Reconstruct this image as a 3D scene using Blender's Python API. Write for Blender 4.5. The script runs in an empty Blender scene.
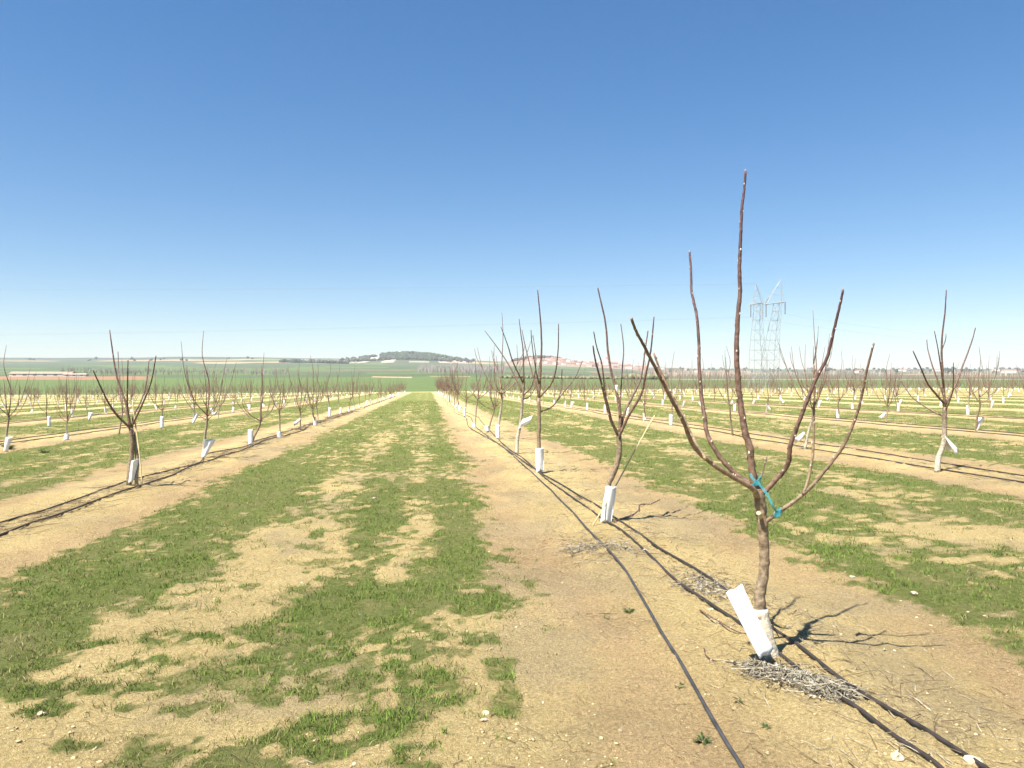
import bpy, bmesh, math, random
import numpy as np
from mathutils import Vector

random.seed(7)
rng = np.random.default_rng(11)
scene = bpy.context.scene
COL = scene.collection

# ------------------------------------------------------------------ camera model
W, H, F = 1024, 768, 770.0
CAMZ = 1.55
TH = math.atan(84 / 770.0)          # the rows run along +Y, the camera looks a little to their right
ST, CT = math.sin(TH), math.cos(TH)
GA, GB = 0.0085, -0.0013            # gentle fall of the orchard ground
ORCH_END = 172.0

def c2w(cx, d):
    return cx * CT + d * ST, -cx * ST + d * CT
def w2c(X, Y):
    return X * CT - Y * ST, X * ST + Y * CT
def P(px, py, d):
    X, Y = c2w((px - 512) / F * d, d)
    return np.array([X, Y, CAMZ + (384 - py) / F * d])
def at(px, py):
    X1, Y1 = c2w((px - 512) / F, 1.0)
    dz = (384 - py) / F
    t = CAMZ / (GA * X1 + GB * Y1 - dz)
    return np.array([X1 * t, Y1 * t, CAMZ + dz * t]), t

# ------------------------------------------------------------------ numpy noise
def _hash(ix, iy, s):
    n = (ix.astype(np.int64) * 374761393 + iy.astype(np.int64) * 668265263 + s * 974634777) & 0xffffffff
    n = ((n ^ (n >> 13)) * 1274126177) & 0xffffffff
    n = (n ^ (n >> 16)) & 0xffff
    return n / 65535.0
def vnoise(x, y, s=0):
    x = np.asarray(x, float); y = np.asarray(y, float)
    ix = np.floor(x); iy = np.floor(y); fx = x - ix; fy = y - iy
    fx = fx * fx * (3 - 2 * fx); fy = fy * fy * (3 - 2 * fy)
    a = _hash(ix, iy, s); b = _hash(ix + 1, iy, s); c = _hash(ix, iy + 1, s); d = _hash(ix + 1, iy + 1, s)
    return (a * (1 - fx) + b * fx) * (1 - fy) + (c * (1 - fx) + d * fx) * fy
def fbm(x, y, s=0, o=4):
    r = 0; a = 0.5; t = 0
    for i in range(o):
        r = r + a * vnoise(x, y, s + i * 17); t += a
        x = x * 2.03 + 5.1; y = y * 2.03 + 3.7; a *= 0.5
    return r / t
def sst(e0, e1, x):
    t = np.clip((x - e0) / (e1 - e0), 0, 1); return t * t * (3 - 2 * t)

# ------------------------------------------------------------------ mesh helpers
class MB:
    def __init__(s): s.v = []; s.f = []; s.c = []; s.n = 0
    def add(s, v, f, col):
        v = np.asarray(v, float).reshape(-1, 3); n = s.n
        s.v.append(v); s.f.extend([tuple(int(i) + n for i in q) for q in f])
        col = np.asarray(col, float)
        if col.ndim == 1: col = np.tile(col, (len(v), 1))
        s.c.append(col); s.n += len(v)
    def build(s, name, mat, parent=None, smooth=True, origin=None):
        me = bpy.data.meshes.new(name)
        v = np.concatenate(s.v) if s.v else np.zeros((0, 3))
        if origin is not None: v = v - np.asarray(origin)
        me.from_pydata([tuple(p) for p in v], [], s.f)
        c = np.concatenate(s.c); c4 = np.ones((len(c), 4)); c4[:, :3] = c
        a = me.attributes.new('col', 'FLOAT_COLOR', 'POINT'); a.data.foreach_set('color', c4.ravel())
        if smooth: me.polygons.foreach_set('use_smooth', [True] * len(me.polygons))
        if mat: me.materials.append(mat)
        o = bpy.data.objects.new(name, me); COL.objects.link(o)
        if parent: o.parent = parent
        elif origin is not None: o.location = origin
        return o

def raw_mesh(name, v, tri_or_quad, mat, cols=None, smooth=False):
    me = bpy.data.meshes.new(name)
    v = np.ascontiguousarray(v, np.float32); f = np.ascontiguousarray(tri_or_quad, np.int32)
    k = f.shape[1]
    me.vertices.add(len(v)); me.vertices.foreach_set('co', v.ravel())
    me.loops.add(f.size); me.loops.foreach_set('vertex_index', f.ravel())
    me.polygons.add(len(f)); me.polygons.foreach_set('loop_start', np.arange(0, f.size, k, dtype=np.int32))
    if smooth: me.polygons.foreach_set('use_smooth', np.ones(len(f), bool))
    me.update(calc_edges=True)
    if cols is not None:
        c4 = np.ones((len(v), 4), np.float32); c4[:, :3] = cols
        a = me.attributes.new('col', 'FLOAT_COLOR', 'POINT'); a.data.foreach_set('color', c4.ravel())
    if mat: me.materials.append(mat)
    o = bpy.data.objects.new(name, me); COL.objects.link(o)
    return o

def tag(o, label=None, cat=None, group=None, kind=None):
    if label: o['label'] = label
    if cat: o['category'] = cat
    if group: o['group'] = group
    if kind: o['kind'] = kind
    return o
def empty(name, loc, rz=0):
    o = bpy.data.objects.new(name, None); COL.objects.link(o)
    o.location = loc; o.rotation_euler = (0, 0, rz); o.empty_display_size = 0.2
    return o

def smooth_path(pts, rad, n):
    pts = np.asarray(pts, float); rad = np.asarray(rad, float)
    if len(pts) < 3 or n < 2:
        t = np.linspace(0, 1, max(2, n + 1)); return pts[0] + (pts[-1] - pts[0]) * t[:, None], rad[0] + (rad[-1] - rad[0]) * t
    p = np.vstack([2 * pts[0] - pts[1], pts, 2 * pts[-1] - pts[-2]])
    op = []; orr = []
    for i in range(len(pts) - 1):
        p0, p1, p2, p3 = p[i], p[i + 1], p[i + 2], p[i + 3]
        for j in range(n):
            t = j / n
            op.append(0.5 * ((2 * p1) + (-p0 + p2) * t + (2 * p0 - 5 * p1 + 4 * p2 - p3) * t * t + (-p0 + 3 * p1 - 3 * p2 + p3) * t ** 3))
            orr.append(rad[i] * (1 - t) + rad[i + 1] * t)
    op.append(pts[-1]); orr.append(rad[-1])
    return np.array(op), np.array(orr)

def tube(mb, pts, rad, sides, col, cap=True):
    pts = np.asarray(pts, float); rad = np.asarray(rad, float); n = len(pts)
    tg = np.gradient(pts, axis=0); tg /= np.linalg.norm(tg, axis=1)[:, None] + 1e-9
    up = np.array([0.0, 0, 1]) if abs(tg[0][2]) < 0.9 else np.array([1.0, 0, 0])
    u = np.cross(up, tg[0]); u /= np.linalg.norm(u)
    ang = np.arange(sides) * 2 * math.pi / sides
    vs = []
    for i in range(n):
        u = u - tg[i] * np.dot(u, tg[i]); u /= np.linalg.norm(u) + 1e-9
        w = np.cross(tg[i], u)
        vs.append(pts[i] + rad[i] * (np.cos(ang)[:, None] * u + np.sin(ang)[:, None] * w))
    v = np.concatenate(vs); f = []
    for i in range(n - 1):
        for j in range(sides):
            k = (j + 1) % sides
            f.append((i * sides + j, i * sides + k, (i + 1) * sides + k, (i + 1) * sides + j))
    if cap:
        f.append(tuple(range(sides - 1, -1, -1))); f.append(tuple((n - 1) * sides + j for j in range(sides)))
    c = np.asarray(col, float)
    if c.ndim == 2: c = np.repeat(c, sides, axis=0)
    mb.add(v, f, c)

_oct_f = [(0, 2, 4), (2, 1, 4), (1, 3, 4), (3, 0, 4), (2, 0, 5), (1, 2, 5), (3, 1, 5), (0, 3, 5)]
def octa(mb, c, r, col):
    r = np.asarray(r, float) * np.ones(3)
    v = np.array([[1, 0, 0], [-1, 0, 0], [0, 1, 0], [0, -1, 0], [0, 0, 1], [0, 0, -1]]) * r + c
    mb.add(v, _oct_f, col)
def box(mb, c, s, col, rz=0.0):
    x, y, z = s[0] / 2, s[1] / 2, s[2] / 2
    v = np.array([[-x, -y, -z], [x, -y, -z], [x, y, -z], [-x, y, -z], [-x, -y, z], [x, -y, z], [x, y, z], [-x, y, z]])
    ca, sa = math.cos(rz), math.sin(rz)
    v = np.stack([v[:, 0] * ca - v[:, 1] * sa, v[:, 0] * sa + v[:, 1] * ca, v[:, 2]], 1) + np.asarray(c)
    mb.add(v, [(0, 3, 2, 1), (4, 5, 6, 7), (0, 1, 5, 4), (1, 2, 6, 5), (2, 3, 7, 6), (3, 0, 4, 7)], col)
def ico(sub=1):
    bm = bmesh.new(); bmesh.ops.create_icosphere(bm, subdivisions=sub, radius=1)
    v = np.array([p.co[:] for p in bm.verts]); f = [tuple(x.index for x in q.verts) for q in bm.faces]; bm.free()
    return v, np.array(f)
ICO1 = ico(1); ICO2 = ico(2); ICO3 = ico(3)

# ------------------------------------------------------------------ materials
def new_mat(name):
    m = bpy.data.materials.new(name); m.use_nodes = True
    nt = m.node_tree; b = nt.nodes['Principled BSDF']
    return m, nt, b
def N(nt, t, **kw):
    n = nt.nodes.new(t)
    for k, v in kw.items():
        if k in n.inputs.keys() if isinstance(k, str) else False: n.inputs[k].default_value = v
        else: setattr(n, k, v)
    return n
def col_mat(name, rough=0.8, noise=None, bump=None, spec=0.3, transl=0.0):
    """material coloured by the mesh's own 'col' attribute, with procedural variation"""
    m, nt, b = new_mat(name); L = nt.links.new
    at_ = nt.nodes.new('ShaderNodeAttribute'); at_.attribute_name = 'col'
    out = at_.outputs['Color']
    if noise:
        sc, amt = noise
        tc = nt.nodes.new('ShaderNodeTexCoord')
        nz = nt.nodes.new('ShaderNodeTexNoise'); nz.inputs['Scale'].default_value = sc; nz.inputs['Detail'].default_value = 5
        L(tc.outputs['Object'], nz.inputs['Vector'])
        mr = nt.nodes.new('ShaderNodeMapRange'); mr.inputs[1].default_value = 0.3; mr.inputs[2].default_value = 0.7
        mr.inputs[3].default_value = 1 - amt; mr.inputs[4].default_value = 1 + amt
        L(nz.outputs['Fac'], mr.inputs[0])
        mx = nt.nodes.new('ShaderNodeVectorMath'); mx.operation = 'SCALE'
        L(out, mx.inputs[0]); L(mr.outputs[0], mx.inputs['Scale']); out = mx.outputs[0]
        if bump:
            bp = nt.nodes.new('ShaderNodeBump'); bp.inputs['Strength'].default_value = bump; bp.inputs['Distance'].default_value = 0.01
            L(nz.outputs['Fac'], bp.inputs['Height']); L(bp.outputs[0], b.inputs['Normal'])
    L(out, b.inputs['Base Color'])
    b.inputs['Roughness'].default_value = rough; b.inputs['Specular IOR Level'].default_value = spec
    if transl:
        tr = nt.nodes.new('ShaderNodeBsdfTranslucent'); L(out, tr.inputs['Color'])
        ms = nt.nodes.new('ShaderNodeMixShader'); ms.inputs[0].default_value = transl
        L(b.outputs[0], ms.inputs[1]); L(tr.outputs[0], ms.inputs[2])
        L(ms.outputs[0], nt.nodes['Material Output'].inputs['Surface'])
    return m

M_bark = col_mat('bark', 0.55, (38, 0.45), 0.8, 0.35)
M_barkfar = col_mat('bark_small', 0.75, (9, 0.25))
M_sleeve = col_mat('white_sleeve_paper', 0.55, (11, 0.12), 0.4, 0.3, 0.12)
M_grass = col_mat('grass_blades', 0.7, None, None, 0.2, 0.25)
M_stone = col_mat('stone', 0.9, (40, 0.22), 0.5, 0.2)
M_dry = col_mat('dry_plant', 0.9, (60, 0.3), None, 0.15)
M_hose = col_mat('black_pipe', 0.5, (18, 0.45), 0.15, 0.4)
M_rope = col_mat('blue_twine', 0.6, (300, 0.3), 0.4)
M_steel = col_mat('galvanised_steel', 0.55, (3, 0.15))
M_far = col_mat('far_plants', 0.95, (0.15, 0.25))
M_house = col_mat('house_render', 0.9, (0.3, 0.12))
M_roof = col_mat('roof_tiles', 0.9, (0.6, 0.2))
M_cane = col_mat('cane', 0.6, (30, 0.2))
M_wire = col_mat('wire', 0.5)

# ------------------------------------------------------------------ terrain
ROWS = [2.04 + 6.95 * k for k in range(0, 26)] + [-4.68 - 6.85 * k for k in range(0, 22)]
ROWS_A = np.sort(np.array(ROWS))

_D = np.log(np.array([120, 170, 250, 350, 450, 700, 1000, 1600, 2500, 3500, 3900, 4600.0]))
_YL = np.array([394, 391.5, 386.5, 381, 378.5, 374.5, 371, 366, 361, 357.3, 358.0, 362.0])
_YC = np.array([394, 391.5, 386.5, 380.5, 377, 373.5, 370.5, 366.5, 362.5, 360.0, 360.5, 364.0])
_YR = np.array([392, 388.5, 384.5, 381, 379.5, 377.5, 375.8, 373.3, 370.8, 368.8, 369.5, 372])
def far_z(px, d):
    ld = np.log(np.maximum(d, 60))
    yl = np.interp(ld, _D, _YL); yc = np.interp(ld, _D, _YC); yr = np.interp(ld, _D, _YR)
    w1 = np.clip((px - 250) / 170, 0, 1); w2 = np.clip((px - 470) / 230, 0, 1)
    y = yl * (1 - w1) + yc * w1; y = y * (1 - w2) + yr * w2
    far = sst(500, 2600, d)
    y = y + far * (fbm(px / 95.0 + 3, ld * 3.0, 5, 3) - 0.5) * 3.2
    z = CAMZ + (384 - y) * d / F
    e1 = np.exp(-np.abs((px - 407) / 46.0) ** 2.6) * np.exp(-((d - 2600) / 260) ** 2)
    e1 = e1 * (0.85 + 0.3 * fbm(px / 14.0, d * 0, 8, 3))
    e2 = np.exp(-np.abs((px - 538) / 30.0) ** 2.4) * np.exp(-((d - 2300) / 240) ** 2)
    e3 = np.exp(-np.abs((px - 585) / 62.0) ** 2.6) * np.exp(-((d - 2250) / 240) ** 2)
    return z + 28 * e1 + 17 * e2 + 9 * e3
def ground_z(X, Y):
    X = np.asarray(X, float); Y = np.asarray(Y, float)
    zp = GA * np.clip(X, -70, 70) + GB * np.clip(Y, -20, 200)
    cx, d = w2c(X, Y)
    dd = np.maximum(d, 60.0); px = np.clip(512 + F * cx / dd, -400, 1424)
    zf = far_z(px, dd)
    w = sst(ORCH_END - 12, ORCH_END + 60, d)
    return zp * (1 - w) + zf * w

# bare / grassy spots read off the photograph: (px, py, across m, along m, amount)
SPOTS = [(330, 748, .14, .08, 1.1), (160, 665, .16, .08, 1.1), (45, 690, .14, .09, 1.2), (110, 690, .1, .05, 1.1), (285, 700, .1, .06, 1.1), (430, 655, .1, .1, 1.1), (375, 735, .08, .05, 1.1), (415, 700, .16, .16, 1.2), (225, 765, .12, .06, 1.2), (500, 605, .1, .1, 1.1), (480, 640, .1, .1, 1.1),
         (285, 560, .55, 1.6, -1.0), (345, 478, .32, 1.6, -.6), (420, 528, .22, 1.2, -.8), (250, 735, .9, .7, -1.0), (140, 690, .7, .6, -1.0),
         (80, 745, .6, .4, -1.0), (200, 630, .5, .6, -.8), (450, 640, .22, .6, -.7), (405, 575, .25, .4, -.5), (340, 700, .4, .5, -1.0), (350, 640, .12, .3, -.8),
         (500, 700, .5, 1.2, -.9), (470, 560, .1, .4, .5),
         (405, 645, .17, .25, 1.1), (395, 680, .2, .22, 1.2), (400, 718, .12, .1, 1.2), (365, 690, .1, .08, 1.2), (460, 603, .28, .3, 1.0), (390, 600, .3, .5, .8), (480, 608, .15, .15, 1.2),
         (300, 645, .25, .45, 1.1), (310, 610, .3, .4, .9), (262, 748, .13, .09, 1.3), (190, 710, .11, .05, 1.3), (65, 710, .12, .05, 1.3), (145, 686, .07, .04, 1.2), (320, 728, .1, .08, 1.1),
         (125, 708, .07, .035, 1.2), (165, 745, .12, .05, 1.2), (205, 752, .1, .06, 1.3), (30, 700, .12, .1, 1.1), (185, 640, .18, .1, 1.1), (240, 690, .07, .03, .9), (80, 745, .08, .03, 1.1), (120, 750, .08, .03, .9),
         (240, 655, .15, .06, .8), (205, 615, .2, .12, .9), (410, 768, .15, .08, 1.0), (250, 715, .08, .03, .9), (430, 700, .06, .05, .8), (470, 640, .08, .06, 1.0),
         (380, 615, .45, .55, .8), (330, 590, .35, .4, .7), (430, 570, .3, .5, .7), (280, 620, .3, .2, .7), (360, 560, .25, .9, .6), (340, 660, .2, .25, .8), (375, 520, .22, 1.2, .6), (285, 690, .12, .06, .9), (465, 545, .22, .7, .8),
         (230, 770, .15, .08, 1.1), (60, 660, .5, .4, .8), (15, 690, .3, .25, 1.0), (110, 770, .2, .06, .9), (300, 765, .2, .08, .9), (280, 735, .1, .07, 1.0), (90, 720, .12, .04, .9), (200, 660, .25, .1, .8), (265, 600, .25, .2, .6),
         (60, 600, .9, 1.0, .6), (170, 560, .6, 1.0, .5), (260, 500, .6, 2.0, .5), (450, 500, .25, 1.6, .5), (440, 450, .3, 3.0, .5),
         (960, 530, 1.0, .5, -.9), (840, 495, .7, .6, -.7), (1000, 545, .6, .4, -.6), (900, 585, .8, .6, .4), (975, 600, .5, .5, .5)]
SPOTS_W = [(at(a, b)[0], c * (1.25 if e > 1 else 1), d_ * (1.35 if e > 1 else 1), e * (1.35 if e > 1 else 1)) for a, b, c, d_, e in SPOTS]
def grass_mask(X, Y):
    X = np.asarray(X, float); Y = np.asarray(Y, float)
    i = np.clip(np.searchsorted(ROWS_A, X), 1, len(ROWS_A) - 1)
    lo = ROWS_A[i - 1]; hi = ROWS_A[i]
    dl = X - lo; dr = hi - X
    wob = (fbm(X * .8, Y * .45, 3, 4) - .5) * .6 + (fbm(X * 3.5, Y * 3.5, 9, 3) - .5) * .35
    e = np.minimum(dl, dr) + wob
    edge = sst(.95, 1.62, e)
    mid = (X - (lo + hi) / 2)
    n = fbm(X * 1.5, Y * .6, 21, 4) * .42 + fbm(X * 5.0, Y * 3.6, 33, 3) * .33 + fbm(X * 15.0, Y * 13.0, 35, 3) * .25
    bias = np.zeros_like(n) + .175 + .035 * sst(6.5, 9, Y)
    bias = bias - .105 * np.exp(-((mid - .1) / .42) ** 2) - .09 * np.exp(-((mid - 1.15) / .3) ** 2)
    # tufty, half-bare foreground of the alley
    near = sst(9.5, 4.5, Y) * ((X > -2.2) & (X < .8))
    bias = bias - .03 * near - .15 * sst(6.2, 4.6, Y) * sst(-2.4, -1.7, X) * (X < 1.2)
    bias = bias + .10 * sst(25, 70, Y)
    tuft = np.zeros_like(n)
    for c, rx, ry, a in SPOTS_W:
        if a > 1.0:
            q = ((X - c[0]) / rx) ** 2 + ((Y - c[1]) / ry) ** 2; m = q < 5
            if m.any(): tuft[m] = np.maximum(tuft[m], np.exp(-.8 * q[m]) * (.15 + 1.9 * sst(.25, .75, fbm(X[m] * 15, Y[m] * 12, 57, 3))))
            continue
        q = ((X - c[0]) / rx) ** 2 + ((Y - c[1]) / ry) ** 2
        m = q < 6
        if m.any(): bias[m] += a * .30 * np.exp(-q[m])
    g = sst(.36, .78, n + (fbm(X * 8, Y * 7, 37, 3) - .5) * .50 + bias - (1 - edge) * .30)
    # a few tufts inside the bare strips
    g = np.maximum(g, np.clip(tuft * 1.25, 0, 1))
    q2 = sst(.60, .72, fbm(X * 4.4, Y * 3.6, 53, 4)) * .7 * ((X > -3.6) & (X < .35)) * sst(11, 8, Y)
    g = np.maximum(g, q2 * sst(.2, .6, edge))
    t = sst(.735, .79, fbm(X * 2.6, Y * 2.2, 51, 3)) * .7 * sst(.75, 1.1, e)
    end = sst(ORCH_END - 3, ORCH_END - 5, Y)
    return np.maximum(g * sst(.0, .35, edge), t) * end, e

def axis(segs):
    out = [segs[0][0]]
    for a, b, s in segs:
        n = max(1, int(round((b - a) / s))); out += list(np.linspace(a, b, n + 1)[1:])
    return out
xp = axis([(0, 4, .04), (4, 14, .10)]); x = 14.0; s = .12
while x < 3900: s = max(.12, x * .024); x += s; xp.append(x)
xs = np.array([-q for q in xp[:0:-1]] + xp)
ya = axis([(-40, 0, 4), (0, 1.6, .4), (1.6, 8, .035), (8, 18, .08), (18, 40, .2), (40, 90, .5), (90, 180, 1.2)]); y = 180.0
while y < 4500: y += y * .017; ya.append(y)
ys = np.array(ya)
GX, GY = np.meshgrid(xs, ys)
X = GX.ravel(); Y = GY.ravel()
Z = ground_z(X, Y)
cx_, d_ = w2c(X, Y)
px_ = 512 + F * cx_ / np.maximum(d_, 1.0)
g, e = grass_mask(X, Y)
inor = (Y < ORCH_END)
# micro relief: ridge along the trees, wheel ruts, clods
micro = np.zeros_like(Z); nm = (Y < 60) & (np.abs(X) < 60)
xm, ym = X[nm], Y[nm]
def relief(xm, ym, e_):
    r = .05 * np.exp(-(e_ / .55) ** 2) - .02 * np.exp(-((e_ - 1.0) / .25) ** 2)
    r = r + (fbm(xm * 1.3, ym * 1.0, 61, 3) - .5) * .05 + (fbm(xm * 7, ym * 7, 67, 3) - .5) * .028
    c = fbm(xm * 14, ym * 14, 71, 2); r = r + np.clip(c - .52, 0, 1) * .075
    return r
def ground_full(x, y):
    x = np.atleast_1d(np.asarray(x, float)); y = np.atleast_1d(np.asarray(y, float))
    _, e_ = grass_mask(x, y)
    return ground_z(x, y) + relief(x, y, e_) * sst(60, 30, y)
def at2(px, py):
    X1, Y1 = c2w((px - 512) / F, 1.0); dz = (384 - py) / F; t = at(px, py)[1]
    for _ in range(6):
        gz = float(ground_full(X1 * t, Y1 * t)[0]); t = t * .3 + .7 * (gz - CAMZ) / dz
    return np.array([X1 * t, Y1 * t, CAMZ + dz * t]), t
micro[nm] = relief(xm, ym, e[nm]) * sst(60, 30, ym)
Z = Z + micro

# soil colour (a property of the earth itself): pale crumbly loam by the trees, redder in the wheel tracks
pale = np.array([.68, .545, .265]); red = np.array([.58, .43, .232]); grey = np.array([.46, .38, .235])
k1 = np.clip(np.exp(-((e - 1.05) / .42) ** 2) * 1.0 * (.55 + .9 * fbm(X * .7, Y * .4, 81, 3)), 0, 1)
soil = pale * (1 - k1[:, None]) + red * k1[:, None]
k2 = sst(.48, .66, fbm(X * 1.6, Y * 1.2, 91, 5)) * .5
soil = soil * (1 - k2[:, None]) + grey * k2[:, None]
soil *= (1 + .12 * np.exp(-(e / .75) ** 2) * fbm(X * 1.7, Y * 1.3, 97, 3))[:, None]
soil *= (.84 + .32 * fbm(X * 2.3, Y * 2.0, 95, 4))[:, None]
# far fields
far = np.zeros((len(X), 3)); d = np.maximum(d_, 1); px = px_
ld = np.log(d)
jit = (fbm(px / 40.0, ld * 5, 101, 3) - .5)
dd = d * (1 + .10 * jit)
cell = _hash(np.floor(ld * 7.5 + .25 * jit), np.floor(px / 95.0 + .35 * np.floor(ld * 7.5) + .15 * jit), 7)
c_g1 = np.array([.115, .165, .06]); c_g2 = np.array([.09, .125, .065]); c_tan = np.array([.38, .29, .17]); c_br = np.array([.30, .175, .105]); c_ol = np.array([.13, .125, .075]); c_gr = np.array([.16, .13, .095])
far[:] = c_g1
def put(m, c): far[m] = c
left = px < 500
put((dd > 480), c_g2)
m = (dd > 650) & (cell > .62); put(m, c_g1)
m = (dd > 1500) & (cell > .80); put(m, c_tan)
m = (dd > 900) & (cell < .14); put(m, c_gr)
m = (px > 590) & (dd > 470); put(m, c_ol)
m = (px > 590) & (dd > 900) & (cell > .6); put(m, c_g2)
m = (px > 590) & (dd > 900) & (cell > .83); put(m, c_tan * .8)
put((px < 150) & (dd > 400) & (dd < 570), c_br)
put((px > 372) & (px < 412) & (dd > 455 + (px - 372) * -1.0) & (dd < 520 - (px - 372) * .9), c_tan)
put((px > 430) & (px < 470) & (dd > 470) & (dd < 500), c_tan)
put((px > 600) & (dd > 430) & (dd < 475), np.array([.33, .30, .18]))
put((px > 100) & (px < 345) & (d > 2350 + 2 * (px - 100)) & (d < 2700 + 1.2 * (px - 100)), c_tan)
put((px < 55) & (d > 2500) & (d < 2700), c_tan * .8)
put((d > 3100) & (px < 330), np.array([.07, .085, .05]))
h1 = (np.abs(px - 407) < 64) & (d > 2250) & (d < 2950)
put(h1, np.array([.10, .115, .06]))
wc = h1 & (fbm(px / 7.0, d / 60.0, 111, 3) > .56); put(wc, np.array([.46, .40, .33]))
put((np.abs(px - 452) < 14) & (d > 2300) & (d < 2500), np.array([.42, .31, .23]))
h2 = (px > 505) & (px < 640) & (d > 1950) & (d < 2700)
put(h2, np.array([.29, .225, .165]))
put((px > 508) & (px < 562) & (d > 2210) & (d < 2700), np.array([.13, .09, .06]))
path = (Y > ORCH_END - 3) & (Y < ORCH_END + 3.5)
far[path] = pale
far *= (.88 + .24 * fbm(px / 9.0, ld * 40, 121, 3))[:, None]
base = np.where(inor[:, None], soil, far)
gg = np.where(inor, g, 0)

nx, ny = len(xs), len(ys)
idx = np.arange(nx * ny).reshape(ny, nx)
quads = np.stack([idx[:-1, :-1], idx[:-1, 1:], idx[1:, 1:], idx[1:, :-1]], -1).reshape(-1, 4)

def ground_material():
    m, nt, b = new_mat('earth_and_turf'); L = nt.links.new
    a = nt.nodes.new('ShaderNodeAttribute'); a.attribute_name = 'col'
    ga = nt.nodes.new('ShaderNodeAttribute'); ga.attribute_name = 'turf'
    oa = nt.nodes.new('ShaderNodeAttribute'); oa.attribute_name = 'orch'
    tc = nt.nodes.new('ShaderNodeTexCoord')
    def noise(sc, det=6, rough=.6):
        n = nt.nodes.new('ShaderNodeTexNoise'); n.inputs['Scale'].default_value = sc; n.inputs['Detail'].default_value = det
        n.inputs['Roughness'].default_value = rough; L(tc.outputs['Object'], n.inputs['Vector']); return n
    def ramp(src, p0, p1, c0=(0, 0, 0, 1), c1=(1, 1, 1, 1)):
        r = nt.nodes.new('ShaderNodeValToRGB'); r.color_ramp.elements[0].position = p0; r.color_ramp.elements[1].position = p1
        r.color_ramp.elements[0].color = c0; r.color_ramp.elements[1].color = c1; L(src, r.inputs[0]); return r
    def math_(op, x, y):
        n = nt.nodes.new('ShaderNodeMath'); n.operation = op
        for i, q in enumerate((x, y)):
            if isinstance(q, (int, float)): n.inputs[i].default_value = q
            else: L(q, n.inputs[i])
        return n.outputs[0]
    def mix(f, x, y, bt='MIX'):
        n = nt.nodes.new('ShaderNodeMix'); n.data_type = 'RGBA'; n.blend_type = bt
        if isinstance(f, (int, float)): n.inputs[0].default_value = f
        else: L(f, n.inputs[0])
        for i, q in ((6, x), (7, y)):
            if isinstance(q, tuple): n.inputs[i].default_value = q
            else: L(q, n.inputs[i])
        return n.outputs[2]
    n1 = noise(9); n2 = noise(55, 8, .7); n3 = noise(220, 4, .7); n4 = noise(1.7, 5)
    var = ramp(n2.outputs['Fac'], .30, .72, (.56, .52, .47, 1), (1.28, 1.27, 1.24, 1))
    soil = mix(1.0, a.outputs['Color'], var.outputs[0], 'MULTIPLY')
    fine = ramp(n3.outputs['Fac'], .3, .7, (.66, .64, .61, 1), (1.24, 1.24, 1.24, 1))
    soil = mix(math_('MULTIPLY', oa.outputs['Fac'], 1.0), soil, mix(1.0, soil, fine.outputs[0], 'MULTIPLY'))
    # dark crumbs of old leaf litter lying on the soil
    vo = nt.nodes.new('ShaderNodeTexVoronoi'); vo.inputs['Scale'].default_value = 48; L(tc.outputs['Object'], vo.inputs['Vector'])
    lit = ramp(vo.outputs['Distance'], .10, .2, (1, 1, 1, 1), (0, 0, 0, 1))
    lm = ramp(n1.outputs['Fac'], .44, .62)
    lf = math_('MULTIPLY', math_('MULTIPLY', lit.outputs[0], lm.outputs[0]), math_('MULTIPLY', oa.outputs['Fac'], .8))
    soil = mix(lf, soil, (.16, .115, .07, 1))
    # pale pebbly bits
    vo2 = nt.nodes.new('ShaderNodeTexVoronoi'); vo2.inputs['Scale'].default_value = 23; L(tc.outputs['Object'], vo2.inputs['Vector'])
    peb = ramp(vo2.outputs['Distance'], .09, .16, (1, 1, 1, 1), (0, 0, 0, 1))
    pm = ramp(n4.outputs['Fac'], .48, .6)
    soil = mix(math_('MULTIPLY', math_('MULTIPLY', peb.outputs[0], pm.outputs[0]), math_('MULTIPLY', oa.outputs['Fac'], .55)), soil, (.58, .47, .31, 1))
    # dried-out crust: fine shrinkage cracks in places
    wv = nt.nodes.new('ShaderNodeVectorMath'); wv.operation = 'MULTIPLY_ADD'; L(n1.outputs['Color'], wv.inputs[0]); wv.inputs[1].default_value = (.09, .09, .09); L(tc.outputs['Object'], wv.inputs[2])
    vc = nt.nodes.new('ShaderNodeTexVoronoi'); vc.feature = 'DISTANCE_TO_EDGE'; vc.inputs['Scale'].default_value = 7.5; L(wv.outputs[0], vc.inputs['Vector'])
    ck = ramp(vc.outputs['Distance'], .012, .05, (1, 1, 1, 1), (0, 0, 0, 1))
    km = ramp(n4.outputs['Fac'], .46, .58)
    crack = math_('MULTIPLY', math_('MULTIPLY', ck.outputs[0], km.outputs[0]), oa.outputs['Fac'])
    soil = mix(math_('MULTIPLY', crack, .26), soil, (.22, .155, .085, 1))
    # turf: mat of green and straw
    tn = noise(26, 7, .7)
    turf = ramp(tn.outputs['Fac'], .28, .75, (.08, .11, .02, 1), (.27, .29, .09, 1))
    tmid = mix(ramp(n4.outputs['Fac'], .5, .75).outputs[0], turf.outputs[0], (.33, .27, .13, 1))
    tmid = mix(.55, turf.outputs[0], tmid)
    f = math_('ADD', ga.outputs['Fac'], math_('MULTIPLY', math_('SUBTRACT', n2.outputs['Fac'], .5), 1.7))
    f = math_('ADD', f, math_('MULTIPLY', math_('SUBTRACT', n1.outputs['Fac'], .5), 1.0))
    fr = ramp(f, .36, .78)
    fz = math_('MULTIPLY', fr.outputs[0], math_('GREATER_THAN', ga.outputs['Fac'], .02))
    L(mix(fz, soil, tmid), b.inputs['Base Color'])
    b.inputs['Roughness'].default_value = .95; b.inputs['Specular IOR Level'].default_value = .12
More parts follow.
